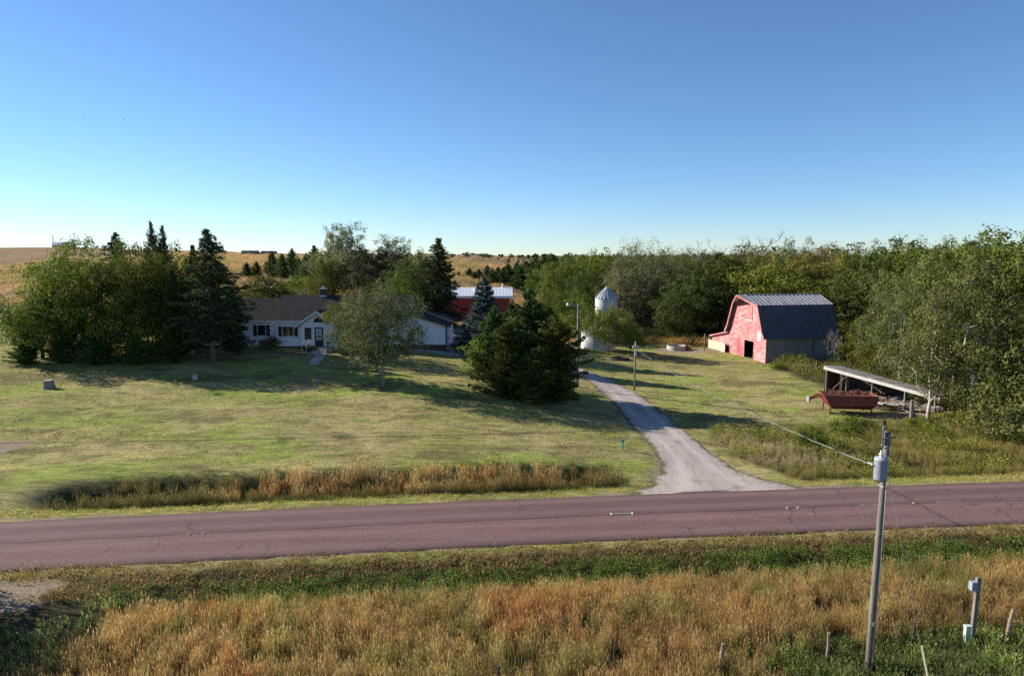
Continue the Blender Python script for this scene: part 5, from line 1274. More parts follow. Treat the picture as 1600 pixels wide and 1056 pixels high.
tree('airy_b', 55.1, 156, 15.6, 0.03, 'olive', 'creek_tree', 'olive tree in the creek wood behind the barn, third from the left', group='trees of the creek wood behind the barn', wide=0.9430591886316492)
tree('broad_b', 60.6, 150, 16.0, 2.32, 'olive', 'creek_tree', 'olive tree in the creek wood behind the barn, fourth from the left', group='trees of the creek wood behind the barn', wide=0.9805471602700787)
tree('airy_b', 67.1, 152, 16.2, 5.99, 'rusty', 'creek_tree', 'brownish tree in the creek wood behind the barn, third from the left', group='trees of the creek wood behind the barn', wide=1.015921893689534)
tree('broad_a', 70.6, 146, 15.6, 3.24, 'green', 'creek_tree', 'green tree in the creek wood behind the barn, leftmost', group='trees of the creek wood behind the barn', wide=1.0457184777126347)
tree('airy_a', 76.2, 145, 16.3, 4.25, 'olive', 'creek_tree', 'olive tree in the creek wood behind the barn, eighth from the left', group='trees of the creek wood behind the barn', wide=1.0282222598581907)
tree('broad_b', 83.0, 150, 15.1, 5.65, 'olive', 'creek_tree', 'olive tree in the creek wood behind the barn, ninth from the left', group='trees of the creek wood behind the barn', wide=0.8929582943737097)
tree('broad_a', 83.3, 140, 15.9, 5.49, 'dark', 'creek_tree', 'dark tree in the creek wood behind the barn, seventh from the left', group='trees of the creek wood behind the barn', wide=1.0671926777694576)
tree('broad_b', 86.6, 135, 16.4, 2.46, 'olive', 'creek_tree', 'olive tree in the creek wood behind the barn, twelfth from the left', group='trees of the creek wood behind the barn', wide=1.0714895490871759)
tree('broad_a', 88.8, 130, 16.9, 0.65, 'green', 'creek_tree', 'green tree in the creek wood behind the barn, fourth from the left', group='trees of the creek wood behind the barn', wide=0.9757549197568656)
tree('bare_b', 41.2, 146, 18.3, 3.98, 'olive', 'bare_tree', 'leftmost bare crown above the creek wood', group='bare tree tops above the creek wood', wide=1.5, bark='bark_grey')
tree('bare_a', 50.6, 138, 19.7, 0.39, 'olive', 'bare_tree', 'tallest bare tree rising above the wood behind the barn', group='bare tree tops above the creek wood', wide=1.4, bark='bark_grey')
tree('bare_b', 63.5, 148, 17.4, 0.42, 'olive', 'bare_tree', 'bare crown above the wood behind the barn roof', group='bare tree tops above the creek wood', wide=1.2, bark='bark_grey')
tree('bare_a', 65.8, 144, 17.4, 1.31, 'olive', 'bare_tree', 'slim bare crown right of the barn roof above the wood', group='bare tree tops above the creek wood', wide=0.9, bark='bark_grey')
tree('bare_b', 65.9, 130, 15.4, 1.02, 'olive', 'bare_tree', 'bare crown above the wood right of the barn', group='bare tree tops above the creek wood', wide=0.8, bark='bark_grey')
# wood between the hill and the creek
tree('broad_b', 10.1, 150, 11.4, 0.33, 'olive', 'draw_tree', 'olive tree in the draw beyond the grain bins, second from the left', group='trees in the draw beyond the grain bins', wide=0.8850134130580859)
tree('broad_a', 14.0, 158, 12.7, 0.95, 'green', 'draw_tree', 'green tree in the draw beyond the grain bins, second from the left', group='trees in the draw beyond the grain bins', wide=0.8000583204753392)
tree('broad_c', 15.4, 140, 10.6, 2.28, 'dark', 'draw_tree', 'dark tree in the draw beyond the grain bins', group='trees in the draw beyond the grain bins', wide=0.8253660920056491)
tree('broad_a', 18.9, 150, 13.1, 5.49, 'olive', 'draw_tree', 'olive tree in the draw beyond the grain bins, fourth from the left', group='trees in the draw beyond the grain bins', wide=0.8063752216665365)
tree('broad_c', 11.8, 126, 7.3, 0.93, 'green', 'draw_tree', 'green tree in the draw beyond the grain bins, third from the left', group='trees in the draw beyond the grain bins', wide=0.9535172469471197)
tree('broad_b', 19.2, 165, 13.9, 2.18, 'yellow', 'draw_tree', 'yellowish tree in the draw beyond the grain bins', group='trees in the draw beyond the grain bins', wide=0.8630644391392693)
tree('broad_a', 23.8, 165, 14.5, 0.77, 'green', 'draw_tree', 'green tree in the draw beyond the grain bins, fifth from the left', group='trees in the draw beyond the grain bins', wide=0.8910408598820707)
tree('broad_c', 7.4, 132, 6.8, 6.24, 'olive', 'draw_tree', 'olive tree in the draw beyond the grain bins, leftmost', group='trees in the draw beyond the grain bins', wide=1.0122342316211537)
tree('broad_b', 26.1, 160, 13.5, 3.04, 'olive', 'draw_tree', 'olive tree in the draw beyond the grain bins, fifth from the left', group='trees in the draw beyond the grain bins', wide=0.9164973647899834)
tree('broad_c', 36.4, 170, 14.1, 0.64, 'green', 'draw_tree', 'green tree in the draw beyond the grain bins, sixth from the left', group='trees in the draw beyond the grain bins', wide=0.8214711653890414)
tree('broad_a', 42.4, 172, 14.3, 1.66, 'olive', 'draw_tree', 'olive tree in the draw beyond the grain bins, sixth from the left', group='trees in the draw beyond the grain bins', wide=0.8856589595607505)
tree('broad_b', 7.3, 175, 8.6, 1.01, 'green', 'draw_tree', 'green tree in the draw beyond the grain bins, leftmost', group='trees in the draw beyond the grain bins', wide=1.0072138445303902)
tree('bush_a', 12.1, 112, 5.9, 5.97, 'green', 'draw_tree', 'green tree in the draw beyond the grain bins, fourth from the left', group='trees in the draw beyond the grain bins', wide=0.805773930261312)
tree('bush_a', 8.2, 116, 4.0, 0.92, 'olive', 'draw_tree', 'olive tree in the draw beyond the grain bins, third from the left', group='trees in the draw beyond the grain bins', wide=0.9320643487605312)
tree('cedar_far', -16.1, 206, 1.4, 0.17, 'cedar', 'far_cedar', 'dark cedar in the row below the far hill field, leftmost', group='cedars in the row below the far hill field', wide=1.98022069811748)
tree('cedar_far', -13.1, 210, 2.7, 6.14, 'cedar', 'far_cedar', 'dark cedar in the row below the far hill field, third from the left', group='cedars in the row below the far hill field', wide=1.9696766086568145)
tree('cedar_far', -9.9, 204, 3.0, 4.37, 'cedar', 'far_cedar', 'dark cedar in the row below the far hill field, fifth from the left', group='cedars in the row below the far hill field', wide=2.204327521202768)
tree('cedar_far', -7.4, 208, 4.1, 2.30, 'cedar', 'far_cedar', 'dark cedar in the row below the far hill field, sixth from the left', group='cedars in the row below the far hill field', wide=1.7827806380605533)
tree('cedar_far', -4.3, 212, 4.0, 4.85, 'cedar', 'far_cedar', 'dark cedar in the row below the far hill field, eighth from the left', group='cedars in the row below the far hill field', wide=1.7169294241740354)
tree('cedar_far', -1.3, 206, 6.2, 4.89, 'cedar', 'far_cedar', 'dark cedar in the row below the far hill field, tenth from the left', group='cedars in the row below the far hill field', wide=1.9728146782450153)
tree('cedar_far', 1.6, 214, 6.4, 1.40, 'cedar', 'far_cedar', 'dark cedar in the row below the far hill field, eleventh from the left', group='cedars in the row below the far hill field', wide=1.8307654965334337)
tree('cedar_far', 4.3, 208, 8.1, 6.19, 'cedar', 'far_cedar', 'dark cedar in the row below the far hill field, thirteenth from the left', group='cedars in the row below the far hill field', wide=2.1680578727415165)
tree('cedar_far', 7.2, 216, 8.6, 5.06, 'cedar', 'far_cedar', 'dark cedar in the row below the far hill field, fifteenth from the left', group='cedars in the row below the far hill field', wide=2.1968401591226625)
tree('cedar_far', 9.9, 212, 9.6, 4.65, 'cedar', 'far_cedar', 'dark cedar in the row below the far hill field, seventeenth from the left', group='cedars in the row below the far hill field', wide=2.1728330603277612)
tree('cedar_far', 13.1, 220, 10.9, 3.25, 'cedar', 'far_cedar', 'dark cedar in the row below the far hill field, nineteenth from the left', group='cedars in the row below the far hill field', wide=1.7587176430221094)
tree('cedar_far', 15.5, 214, 10.6, 0.18, 'cedar', 'far_cedar', 'dark cedar in the row below the far hill field, twenty first from the left', group='cedars in the row below the far hill field', wide=1.8488937803484706)
tree('cedar_far', 7.7, 196, 8.9, 1.75, 'cedar', 'far_cedar', 'dark cedar in the row below the far hill field, sixteenth from the left', group='cedars in the row below the far hill field', wide=1.6195559527954453)
tree('cedar_far', 2.2, 196, 6.6, 4.35, 'cedar', 'far_cedar', 'dark cedar in the row below the far hill field, twelfth from the left', group='cedars in the row below the far hill field', wide=1.7814220542874297)
tree('cedar_far', 10.4, 200, 9.5, 2.81, 'cedar', 'far_cedar', 'dark cedar in the row below the far hill field, eighteenth from the left', group='cedars in the row below the far hill field', wide=2.2695605534389363)
tree('cedar_far', -14.2, 200, 0.7, 6.20, 'cedar', 'far_cedar', 'dark cedar in the row below the far hill field, second from the left', group='cedars in the row below the far hill field', wide=2.2559148408933694)
tree('cedar_far', -10.9, 198, 2.4, 2.29, 'cedar', 'far_cedar', 'dark cedar in the row below the far hill field, fourth from the left', group='cedars in the row below the far hill field', wide=2.268500441924933)
tree('cedar_far', -5.5, 196, 4.4, 1.42, 'cedar', 'far_cedar', 'dark cedar in the row below the far hill field, seventh from the left', group='cedars in the row below the far hill field', wide=1.7543236260973663)
tree('cedar_far', -2.6, 200, 4.8, 1.28, 'cedar', 'far_cedar', 'dark cedar in the row below the far hill field, ninth from the left', group='cedars in the row below the far hill field', wide=1.7376943143935222)
tree('cedar_far', 4.8, 200, 7.5, 5.65, 'cedar', 'far_cedar', 'dark cedar in the row below the far hill field, fourteenth from the left', group='cedars in the row below the far hill field', wide=2.036846478206473)
tree('cedar_far', 13.8, 205, 10.7, 3.01, 'cedar', 'far_cedar', 'dark cedar in the row below the far hill field, twentieth from the left', group='cedars in the row below the far hill field', wide=2.1883048690955027)
tree('cedar_far', 17.6, 210, 11.1, 5.02, 'cedar', 'far_cedar', 'dark cedar in the row below the far hill field, twenty second from the left', group='cedars in the row below the far hill field', wide=2.0570846299887062)
tree('cedar_far', -63.2, 150, 4.1, 0.53, 'cedar', 'pasture_cedar', 'dark cedar in the pasture group behind the house, leftmost', group='cedars in the pasture behind the house', wide=1.5)
tree('cedar_far', -61.9, 160, 3.7, 4.15, 'cedar', 'pasture_cedar', 'dark cedar in the pasture group behind the house, second from the left', group='cedars in the pasture behind the house', wide=1.6)
tree('cedar_far', -61.1, 164, 3.7, 5.71, 'cedar', 'pasture_cedar', 'dark cedar in the pasture group behind the house, third from the left', group='cedars in the pasture behind the house', wide=1.5)
tree('cedar_far', -58.0, 166, 6.1, 4.91, 'cedar', 'pasture_cedar', 'dark cedar in the pasture group behind the house, fourth from the left', group='cedars in the pasture behind the house', wide=1.2)
tree('cedar_far', -54.3, 162, 5.8, 4.71, 'cedar', 'pasture_cedar', 'dark cedar in the pasture group behind the house, fifth from the left', group='cedars in the pasture behind the house', wide=1.3)
tree('cedar_far', -53.7, 168, 6.8, 3.00, 'cedar', 'pasture_cedar', 'dark cedar in the pasture group behind the house, sixth from the left', group='cedars in the pasture behind the house', wide=1.2)
tree('cedar_far', -48.9, 158, 5.0, 1.12, 'cedar', 'pasture_cedar', 'dark cedar in the pasture group behind the house, seventh from the left', group='cedars in the pasture behind the house', wide=1.5)
tree('cedar_far', -40.3, 140, 9.4, 4.96, 'cedar', 'pasture_cedar', 'dark cedar in the pasture group behind the house, ninth from the left', group='cedars in the pasture behind the house', wide=1.3)
tree('cedar_far', -44.9, 150, 7.1, 2.09, 'cedar', 'pasture_cedar', 'dark cedar in the pasture group behind the house, eighth from the left', group='cedars in the pasture behind the house', wide=1.2)
tree('broad_c', -32.0, 366, 2.4, 5.03, 'dark', 'crest_tree', 'small dark tree on the far hill crest, fourth from the left', group='small trees on the far hill crest', wide=1.1)
tree('broad_c', -24.1, 370, 2.9, 6.10, 'dark', 'crest_tree', 'small dark tree on the far hill crest, fifth from the left', group='small trees on the far hill crest', wide=1.1)
tree('broad_c', -15.6, 372, 2.4, 2.49, 'dark', 'crest_tree', 'small dark tree on the far hill crest, sixth from the left', group='small trees on the far hill crest', wide=1.1)
tree('broad_c', -12.9, 374, 2.1, 2.52, 'dark', 'crest_tree', 'small dark tree on the far hill crest, seventh from the left', group='small trees on the far hill crest', wide=1.1)
tree('cedar_far', -7.4, 380, 1.4, 5.95, 'dark', 'crest_tree', 'small dark tree on the far hill crest, eighth from the left', group='small trees on the far hill crest', wide=1.1)
tree('cedar_far', -1.8, 384, 2.9, 4.55, 'dark', 'crest_tree', 'small dark tree on the far hill crest, ninth from the left', group='small trees on the far hill crest', wide=1.1)
tree('cedar_far', 3.6, 390, 2.7, 1.07, 'dark', 'crest_tree', 'small dark tree on the far hill crest, tenth from the left', group='small trees on the far hill crest', wide=1.1)
tree('broad_c', -278.1, 440, 1.3, 0.80, 'dark', 'crest_tree', 'small dark tree on the far hill crest, leftmost', group='small trees on the far hill crest', wide=1.1)
tree('broad_c', -271.9, 440, 2.7, 0.95, 'dark', 'crest_tree', 'small dark tree on the far hill crest, second from the left', group='small trees on the far hill crest', wide=1.1)
tree('broad_c', -268.8, 445, 2.2, 5.68, 'dark', 'crest_tree', 'small dark tree on the far hill crest, third from the left', group='small trees on the far hill crest', wide=1.1)
# beyond the frame at the near left: its shadow falls into the corner
tree('broad_c', -27.2, 27.2, 5.8, 1.00, 'dark', 'roadside_tree', 'leafy tree by the field entrance whose shadow fills the lower left corner', wide=.95)
# ------------------------------------------------------------------ far wood as one mass (nobody could count it)
def far_wood():
    rng = np.random.default_rng(77); C = []; Rn = []
    spots = []
    for _ in range(520):
        y = rng.uniform(190, 900)**1.0; a = rng.uniform(.09, .95); spots.append((a*y, y, rng.uniform(6.5, 11)))
    for _ in range(260):
        y = rng.uniform(900, 2600); a = rng.uniform(-.25, 1.0); spots.append((a*y, y, rng.uniform(5, 9)))
    for x, y, h in spots:
        if 190 < y < 330 and x < 14+.05*y: continue
        m = int(240 if y < 320 else 90 if y < 900 else 36); z = gz(x, y); r = h*.55
        d = rng.normal(size=(m, 3)); d /= np.linalg.norm(d, axis=1, keepdims=True); d *= rng.uniform(.55, 1.05, (m, 1))
        C.append(np.array([x, y, z+h*.52])+d*np.array([r, r, h*.5])); Rn.append(np.full(m, max(.5, y/400.)))
    c = np.concatenate(C); s = np.concatenate(Rn)
    v, q = leaves_np(c, rng.normal(size=c.shape), s*rng.uniform(.8, 1.6, len(c)), .8, rng)
    o = link('far_wood', mesh_np('far_wood', v, q, LM['dark'], face_attr={'rnd': np.clip(.55+.25*rng.normal(size=len(c)), 0, 1)}))
    tag(o, 'hazy belt of distant trees along the horizon', 'wood', kind='stuff')
far_wood()
# ------------------------------------------------------------------ grass and weeds: tufts scattered over the ground
def tuft(name, seed, nb, h, spread, w, lean=.35, head=0.0, nseg=3, mat=None):
    rng = np.random.default_rng(seed); V = []; Q = []; rv = []
    for b in range(nb):
        a = rng.uniform(0, 6.28); rr = spread*math.sqrt(rng.random()); p = np.array([rr*math.cos(a), rr*math.sin(a), -.03]); hh = h*rng.uniform(.55, 1.1)
        la = rng.uniform(0, 6.28); L = lean*hh*rng.uniform(.2, 1.0); d = np.array([math.cos(la), math.sin(la), 0])*L
        s = rng.uniform(0, 3.14); sd = np.array([math.cos(s), math.sin(s), 0]); base = len(V); r_ = rng.random()
        for k in range(nseg+1):
            t = k/nseg; c = p+np.array([0, 0, hh*t*(1-.12*t*lean)])+d*t*t; ww = w*(1-.85*t)*.5
            V.append(c-sd*ww); V.append(c+sd*ww)
        for k in range(nseg): Q.append([base+2*k, base+2*k+1, base+2*k+3, base+2*k+2]); rv.append(r_)
        if head and rng.random() < head:
            tip = p+np.array([0, 0, hh*(1-.12*lean)])+d; b0 = len(V); hl = h*.20
            V += [tip-np.array([0, 0, hl*.5]), tip+sd*w*.9, tip+np.array([d[0]*.2, d[1]*.2, hl*.6]), tip-sd*w*.9]; Q.append([b0, b0+1, b0+2, b0+3]); rv.append(min(1, r_+.35))
    o = bpy.data.objects.new(name, mesh_np(name, np.array(V), np.array(Q), mat, face_attr={'rnd': rv})); return o
def leafy(name, seed, n, h, spread, size, mat=None, asp=.5):
    rng = np.random.default_rng(seed); c = rng.normal(size=(n, 3))*np.array([spread*.5, spread*.5, h*.28])+np.array([0, 0, h*.5]); c[:, 2] = np.clip(c[:, 2], .01, h*1.15)
    v, q = leaves_np(c, rng.normal(size=(n, 3))+np.array([0, 0, .5]), size*rng.uniform(.6, 1.4, n), asp, rng)
    return bpy.data.objects.new(name, mesh_np(name, v, q, mat, face_attr={'rnd': rng.random(n)}))
GM = grass_mat('grass_blade', .48)
def proto_set(name, objs):
    c = bpy.data.collections.new(name)
    for o in objs: c.objects.link(o)
    return c
SETS = {
 'tall': proto_set('tall', [tuft(f'tall_{k}', 100+k, 34, 1.0, .26, .012, .20, .4, 3, GM) for k in range(4)]),
 'mid': proto_set('mid', [tuft(f'mid_{k}', 120+k, 22, .5, .18, .018, .6, .15, 2, GM) for k in range(3)]),
 'short': proto_set('short', [tuft(f'short_{k}', 140+k, 22, .10, .24, .018, 1.0, 0, 2, GM) for k in range(3)]),
 'leafy': proto_set('leafy', [leafy(f'leafy_{k}', 160+k, 70, .42, .42, .085, GM) for k in range(3)]),
 'clump': proto_set('clump', [leafy(f'clump_{k}', 180+k, 150, .95, .85, .12, GM) for k in range(3)]),
}
def scatter(name, sname, x, y, scale, tint, label, cat, seed=0, zoff=0.0, tilt=.15):
    """one object: a cloud of points, each carrying a tuft"""
    rng = np.random.default_rng(seed); n = len(x); z = ground_z(x, y)+zoff
    me = bpy.data.meshes.new(name); me.vertices.add(n); me.vertices.foreach_set('co', np.stack([x, y, z], 1).astype(np.float32).ravel())
    def at(nm, typ, data, key='value'):
        a = me.attributes.new(nm, typ, 'POINT'); a.data.foreach_set(key, np.ascontiguousarray(data).ravel())
    at('turn', 'FLOAT_VECTOR', np.stack([rng.normal(size=n)*tilt, rng.normal(size=n)*tilt, rng.uniform(0, 6.28, n)], 1).astype(np.float32), 'vector')
    at('size', 'FLOAT', scale.astype(np.float32)); at('pick', 'INT', rng.integers(0, 12, n).astype(np.int32))
    at('tint', 'FLOAT_COLOR', np.concatenate([np.clip(tint, .004, 1), np.ones((n, 1))], 1).astype(np.float32), 'color')
    o = link(name, me); tag(o, label, cat, kind='stuff')
    g = bpy.data.node_groups.new(name, 'GeometryNodeTree')
    g.interface.new_socket('Geometry', in_out='INPUT', socket_type='NodeSocketGeometry'); g.interface.new_socket('Geometry', in_out='OUTPUT', socket_type='NodeSocketGeometry')
    N = g.nodes; gi = N.new('NodeGroupInput'); go = N.new('NodeGroupOutput'); ip = N.new('GeometryNodeInstanceOnPoints'); ci = N.new('GeometryNodeCollectionInfo')
    ci.inputs['Collection'].default_value = SETS[sname]; ci.inputs['Separate Children'].default_value = True; ci.inputs['Reset Children'].default_value = True
    def na(nm, typ):
        q = N.new('GeometryNodeInputNamedAttribute'); q.data_type = typ; q.inputs['Name'].default_value = nm; return q.outputs['Attribute']
    Lk = g.links
    Lk.new(gi.outputs[0], ip.inputs['Points']); Lk.new(ci.outputs[0], ip.inputs['Instance']); ip.inputs['Pick Instance'].default_value = True
    Lk.new(na('pick', 'INT'), ip.inputs['Instance Index'])
    er = N.new('FunctionNodeEulerToRotation'); Lk.new(na('turn', 'FLOAT_VECTOR'), er.inputs[0]); Lk.new(er.outputs[0], ip.inputs['Rotation'])
    Lk.new(na('size', 'FLOAT'), ip.inputs['Scale']); Lk.new(ip.outputs[0], go.inputs[0])
    md = o.modifiers.new('scatter', 'NODES'); md.node_group = g
    return o
def field(x0, x1, y0, y1, dens, seed):
    rng = np.random.default_rng(seed); n = int((x1-x0)*(y1-y0)*dens); return rng.uniform(x0, x1, n), rng.uniform(y0, y1, n), rng
TAN = [(.22,.145,.052), (.36,.235,.085), (.47,.325,.135), (.43,.235,.085), (.34,.145,.06)]
OLV = [(.16,.16,.045), (.29,.265,.08), (.44,.37,.14)]
GRN = [(.061,.115,.022), (.115,.196,.034), (.203,.270,.054)]
# near verge: tall golden grass
x, y, rng = field(-27, 34, 12, 33, 24, 1); p = road_c(x)-RHW-y
n1 = fbm(x/3.2, y/3.2, 51, 3); n2 = fbm(x/1.3, y/1.3, 52, 2)
lim = 4.3+.35*n1-.5*sstep(0, 25, x); right = sstep(4, 12, x+2*n1)
low = right*sstep(25.0, 24.0, y+.9*n1-.10*(x-10)) + sstep(21.4, 20.2, y+n1)     # greyer weeds along the fence
dirtz = zones(x, y)[2]; bare = sstep(-15.2, -17.2, x+.8*n1+.25*(26-y))
keep = (p > lim) & (low < rng.random(len(x))) & (dirtz < .35) & (rng.random(len(x)) > bare) & (n2 > -.62) & (fbm(x/1.0, y/.7, 54, 2)+.25*fbm(x/6., y/6., 55, 2) > -.42)
x, y, n1, n2 = x[keep], y[keep], n1[keep], n2[keep]; t = .45+.55*n1+.25*n2+rng.normal(size=len(x))*.12
tint = blend(TAN, t); ol = sstep(-.15, .45, fbm(x/2.2, y/1.8, 53, 3)+.15*rng.normal(size=len(x)))[:, None]*.85; tint = tint*(1-ol)+blend(OLV, .5+n2)*ol
scatter('tall_golden_grass', 'tall', x, y, (.72+.16*n1+.14*rng.normal(size=len(x))).clip(.35, 1.15), tint, 'tall golden orange grass on the near verge of the road', 'grass', 1)
# dark gaps and greens among it, and the greyer weeds by the fence
x, y, rng = field(-27, 34, 12, 33, 11, 2); p = road_c(x)-RHW-y; n1 = fbm(x/2.0, y/2.0, 61, 3)
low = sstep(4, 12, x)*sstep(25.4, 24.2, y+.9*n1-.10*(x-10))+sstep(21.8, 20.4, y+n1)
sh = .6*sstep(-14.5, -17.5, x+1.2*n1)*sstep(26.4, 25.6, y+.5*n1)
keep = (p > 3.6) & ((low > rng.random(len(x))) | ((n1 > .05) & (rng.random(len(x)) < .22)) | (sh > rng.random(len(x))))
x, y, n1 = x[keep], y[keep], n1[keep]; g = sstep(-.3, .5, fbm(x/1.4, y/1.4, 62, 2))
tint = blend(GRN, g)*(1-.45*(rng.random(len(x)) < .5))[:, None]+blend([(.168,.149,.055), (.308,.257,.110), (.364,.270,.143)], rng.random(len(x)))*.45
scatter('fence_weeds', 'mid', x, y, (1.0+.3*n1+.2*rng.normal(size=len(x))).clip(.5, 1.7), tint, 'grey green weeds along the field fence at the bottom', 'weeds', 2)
x, y, rng = field(-27, 34, 14, 26, 3.2, 22); n1 = fbm(x/2.0, y/2.0, 63, 3)
low = sstep(3, 12, x)*sstep(25.4, 24.0, y+.9*n1-.10*(x-10))
keep = (low > rng.random(len(x))) & (n1 > -.25)
x, y, n1 = x[keep], y[keep], n1[keep]; tint = blend([(.035,.068,.011), (.070,.128,.018), (.119,.176,.031), (.168,.176,.055)], .45+.7*n1+.15*rng.normal(size=len(x)))
scatter('leafy_weeds', 'leafy', x, y, (1.0+.4*n1).clip(.6, 1.6), tint, 'leafy green weeds round the foot of the utility pole', 'weeds', 3)
# green strip below the near shoulder
x, y, rng = field(-24, 36, 25, 37, 16, 4); p = road_c(x)-RHW-y; n1 = fbm(x/3.0, y/1.2, 71, 3)
keep = (np.abs(p-3.1-.2*n1+.012*x) < 1.15+.45*n1) & (x > -17+2*n1) & (rng.random(len(x)) < .92-.5*sstep(-8, -16, x))
x, y, n1 = x[keep], y[keep], n1[keep]; tint = blend(GRN+[(.13,.15,.04)], .45+.55*n1+.14*rng.normal(size=len(x)))
scatter('verge_weeds', 'leafy', x, y, (.75+.3*n1+.1*rng.normal(size=len(x))).clip(.4, 1.3), tint, 'band of dark green leafy weeds below the near road edge', 'weeds', 4)
# brownish short growth on the near shoulder
x, y, rng = field(-30, 36, 26, 38, 30, 5); p = road_c(x)-RHW-y; n1 = fbm(x/2.2, y/.9, 81, 3); dz = zones(x, y)[2]
keep = (p > .05+.25*rng.random(len(x))) & (p < 3.0+n1) & (dz < .55+.3*rng.random(len(x))) & (rng.random(len(x)) < .80+.3*n1)
x, y, n1 = x[keep], y[keep], n1[keep]; tint = blend([(.143,.100,.040), (.274,.190,.075), (.381,.265,.110), (.250,.210,.058)], .5+.6*n1+.15*rng.normal(size=len(x)))
scatter('shoulder_grass', 'short', x, y, (1.7+.8*n1+.3*rng.normal(size=len(x))).clip(.7, 3.4), tint, 'short brownish grass on the near road shoulder', 'grass', 5, tilt=.25)
# far shoulder: mown light green strip
x, y, rng = field(-36, 38, 36, 46.5, 26, 6); q = y-road_c(x)-RHW; n1 = fbm(x/3.0, y/1.0, 91, 3); dz = zones(x, y)[2]
keep = (q > .12+.35*rng.random(len(x))) & (q < 1.9+.4*n1) & (dz < .5) & (drive_dist(x, y) > .1)
x, y, n1 = x[keep], y[keep], n1[keep]; tint = blend([(.280,.270,.066), (.434,.432,.094), (.560,.513,.143), (.588,.459,.187)], .5+.6*n1+.15*rng.normal(size=len(x)))
scatter('mown_strip', 'short', x, y, (1.2+.4*n1).clip(.6, 2), tint, 'light green mown strip along the far road edge', 'grass', 6, tilt=.25)
# ditch growth on the far side
x, y, rng = field(-31, 9, 36, 48, 17, 7); q = y-road_c(x)-RHW; n1 = fbm(x/2.4, y/1.4, 101, 3); n2 = fbm(x/1.1, y/1.1, 102, 2)
e = sstep(-29.0, -25.5, x+n1)*(1-sstep(5.6, 8.0, x+.6*n1))
keep = (q > 1.75+.3*n2) & (q < 4.3+.4*n1) & (e > rng.random(len(x))) & (n2+.5*n1 > -.40+.25*rng.random(len(x)))
x, y, n1, n2, q = x[keep], y[keep], n1[keep], n2[keep], q[keep]
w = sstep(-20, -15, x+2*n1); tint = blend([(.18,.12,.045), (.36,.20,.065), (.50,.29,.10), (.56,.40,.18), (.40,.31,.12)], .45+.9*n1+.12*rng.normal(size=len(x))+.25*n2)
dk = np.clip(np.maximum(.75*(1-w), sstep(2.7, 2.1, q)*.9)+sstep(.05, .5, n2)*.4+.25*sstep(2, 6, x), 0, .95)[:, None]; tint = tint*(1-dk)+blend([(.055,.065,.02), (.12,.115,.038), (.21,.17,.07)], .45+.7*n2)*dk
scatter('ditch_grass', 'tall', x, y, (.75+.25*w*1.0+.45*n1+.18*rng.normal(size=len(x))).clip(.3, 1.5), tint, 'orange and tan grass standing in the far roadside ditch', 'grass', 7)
x, y, rng = field(-29, 9, 37, 50, 9, 8); q = y-road_c(x)-RHW; n1 = fbm(x/2.0, y/1.4, 111, 3); e = sstep(-27.5, -24, x+n1)*(1-sstep(5.6, 8.4, x+.6*n1))
keep = (q > 1.6) & (q < 5.5+.3*n1) & (e > rng.random(len(x)))
x, y, n1, q = x[keep], y[keep], n1[keep], q[keep]; tint = blend([(.063,.088,.020), (.112,.142,.031), (.182,.196,.050)], .5+.6*n1+.15*rng.normal(size=len(x)))
scatter('ditch_weeds', 'leafy', x, y, (.75+.35*n1-.25*(q > 4.2)).clip(.35, 1.3), tint, 'dark green weeds on the ditch bank below the lawn', 'weeds', 8)
# lawn
x, y, rng = field(-78, 12, 43, 100, 8.5, 9); x2, y2, _ = field(12, 38, 46, 107, 8.5, 10); x = np.concatenate([x, x2]); y = np.concatenate([y, y2])
l_, f_, d_, w_z = zones(x, y); keep = (l_ > .5) & (d_ < .45) & (drive_dist(x, y) > .05) & (y-road_c(x)-RHW > 4) & (w_z < .4)
keep &= ~((x > -39.5) & (x < -7) & (y > 78.5) & (y < 91)) & ~((np.abs(x+21.4) < .75) & (y > 71.5) & (y < 79)) & (rng.random(len(x)) < np.clip(1.15-(y-45)/110., .3, 1))
x, y = x[keep], y[keep]; n1 = fbm(x/7.0, y/4.0, 121, 4); n2 = fbm(x/1.6+.3*y, y/.8, 122, 3)
tint = lawn_tint(x, y, rng)
scatter('lawn_grass', 'short', x, y, (.75+.55*n2+.2*rng.normal(size=len(x))).clip(.25, 2.0), tint, 'short mown lawn grass round the farmhouse and barn yard', 'grass', 9, tilt=.3)
x, y, rng = field(-78, 38, 43, 106, 1.6, 91); l_, f_, d_, w_z = zones(x, y); n1 = fbm(x/5.0, y/2.2, 123, 3)
keep = (l_ > .5) & (d_ < .5) & (drive_dist(x, y) > .2) & (y-road_c(x)-RHW > 4) & (w_z < .4) & (n1+.35*rng.normal(size=len(x)) > .05) & (rng.random(len(x)) < np.clip(1.2-(y-45)/90., .25, 1))
keep &= ~((x > -39.5) & (x < -7) & (y > 78.5) & (y < 91)) & ~((np.abs(x+21.4) < .75) & (y > 71.5) & (y < 79))
x, y, n1 = x[keep], y[keep], n1[keep]
tint = blend([(.18,.20,.05), (.30,.28,.09), (.42,.36,.15), (.34,.27,.14)], .5+.6*n1+.2*rng.normal(size=len(x)))
scatter('lawn_tussocks', 'short', x, y, (1.9+.6*rng.normal(size=len(x))).clip(1.0, 3.6), tint, 'scattered taller tussocks left standing in the mown lawn', 'grass', 91, tilt=.3)
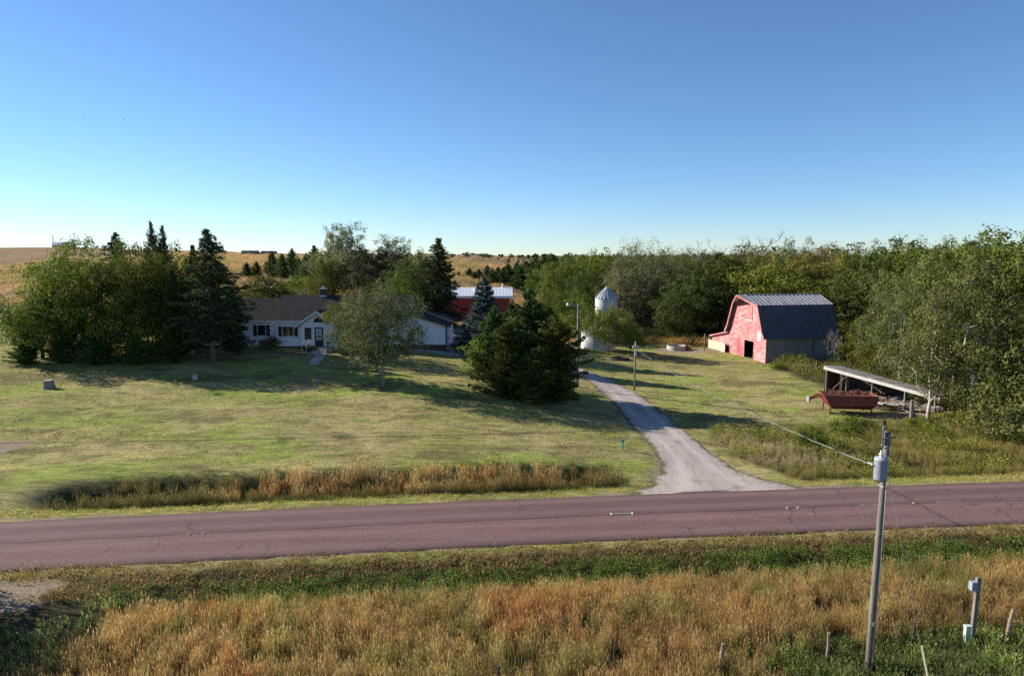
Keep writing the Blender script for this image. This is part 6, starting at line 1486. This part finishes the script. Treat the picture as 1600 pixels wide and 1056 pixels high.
# rough growth right of the driveway
x, y, rng = field(14, 52, 42, 62, 15, 11); q = y-road_c(x)-RHW; wz = zones(x, y)[3]; n1 = fbm(x/3.0, y/2.0, 131, 3); n2 = fbm(x/1.2, y/1.2, 132, 2)
keep = (wz > .35+.3*rng.random(len(x))) & (q > 1.7+.3*n2) & (y < 58+.2*(x-25)) & (drive_dist(x, y) > 1.2)
x, y, n1, n2, q = x[keep], y[keep], n1[keep], n2[keep], q[keep]
lf = sstep(27, 19, x+3*n1)*sstep(3, 5, q); tint = blend([(.119,.115,.035), (.238,.209,.061), (.364,.297,.099), (.434,.338,.138)], .45+.6*n1+.2*n2+.1*rng.normal(size=len(x)))
tint = tint*(1-.7*lf[:, None])+blend([(.308,.243,.143), (.504,.405,.242), (.630,.513,.319)], .5+.6*n2)*.7*lf[:, None]
scatter('rough_weeds', 'tall', x, y, (.55+.22*n1+.12*n2+.08*rng.normal(size=len(x))).clip(.25, 1.0), tint, 'grey and olive rough weeds right of the driveway', 'weeds', 11)
x, y, rng = field(15, 52, 42, 64, 2.6, 12); q = y-road_c(x)-RHW; wz = zones(x, y)[3]; n1 = fbm(x/2.6, y/1.8, 141, 3)
keep = (wz > .5) & (q > 2.0) & (rng.random(len(x)) < .15+.85*sstep(-.1, .35, n1+.5*sstep(7.5, 10.5, q)+.25*sstep(3.2, 2.2, q)-.12)) & (drive_dist(x, y) > 1.5) & (y < 60+.1*(x-30))
x, y, n1 = x[keep], y[keep], n1[keep]; tint = blend([(.070,.101,.022), (.154,.182,.033), (.280,.284,.050), (.392,.351,.072)], .45+.6*n1+.2*rng.normal(size=len(x)))
scatter('bramble', 'clump', x, y, (.75+.3*n1+.15*rng.normal(size=len(x))).clip(.35, 1.3), tint, 'low bramble thicket in front of the red wagon and the right trees', 'brush', 12)
# brush under the right trees and along the creek wood
x, y, rng = field(36, 75, 52, 112, 1.1, 13); wz = zones(x, y)[3]; n1 = fbm(x/4., y/4., 151, 3)
keep = (wz > .5) & (rng.random(len(x)) < .75+.5*n1) & ~((np.abs((x-41)*.98-(y-97)*.17) > -1) & (x > 33) & (x < 47) & (y > 92) & (y < 106)) & ~((x < 40.5) & (y > 58) & (y < 72))
x, y, n1 = x[keep], y[keep], n1[keep]; tint = blend([(.070,.095,.022), (.154,.169,.040), (.252,.230,.061), (.336,.257,.105)], .45+.6*n1+.2*rng.normal(size=len(x)))
scatter('wood_brush', 'clump', x, y, (1.2+.6*n1+.2*rng.normal(size=len(x))).clip(.5, 2.2), tint, 'tangled brush under the trees at the right', 'brush', 13)
x, y, rng = field(10, 60, 106, 135, 1.4, 14); wz = zones(x, y)[3]; n1 = fbm(x/4., y/3., 161, 3)
keep = (wz > .5) & (rng.random(len(x)) < .8+.4*n1) & (np.hypot(x-13, y-102.5) > 3.5); x, y, n1 = x[keep], y[keep], n1[keep]
dry = sstep(114, 109, y+2*n1)[:, None]; tint = blend([(.056,.068,.018), (.105,.108,.029), (.168,.149,.044)], .5+.6*n1)*(1-dry)+blend([(.224,.203,.050), (.420,.257,.077), (.532,.311,.110)], .5+.7*n1)*dry
scatter('yard_edge_brush', 'clump', x, y, (1.1+.5*n1).clip(.5, 2.0), tint, 'dry orange grass and brush behind the stock tank', 'brush', 14)
# pasture: dry bunch grass on the hill
x, y, rng = field(-150, 30, 88, 300, 1.5, 15); fz = zones(x, y)[1]; n1 = fbm(x/9., y/9., 171, 3); n2 = fbm(x/3., y/3., 172, 2)
keep = (fz > .5) & (np.abs(x) < .85*y) & (rng.random(len(x)) < 1.1*np.exp(-(y-90)/160.)+.15) & ~((x > -14) & (x < 5) & (y > 88) & (y < 142))
x, y, n1, n2 = x[keep], y[keep], n1[keep], n2[keep]; tint = blend([(.224,.209,.055), (.336,.270,.094), (.476,.317,.138), (.532,.331,.165)], .5+.6*n1+.25*n2+.1*rng.normal(size=len(x)))
scatter('pasture_grass', 'mid', x, y, (1.0+.5*n2+.3*n1).clip(.4, 2.2)*(1+(y-90)/150.), tint, 'dry bunch grass over the pasture behind the house', 'grass', 15)
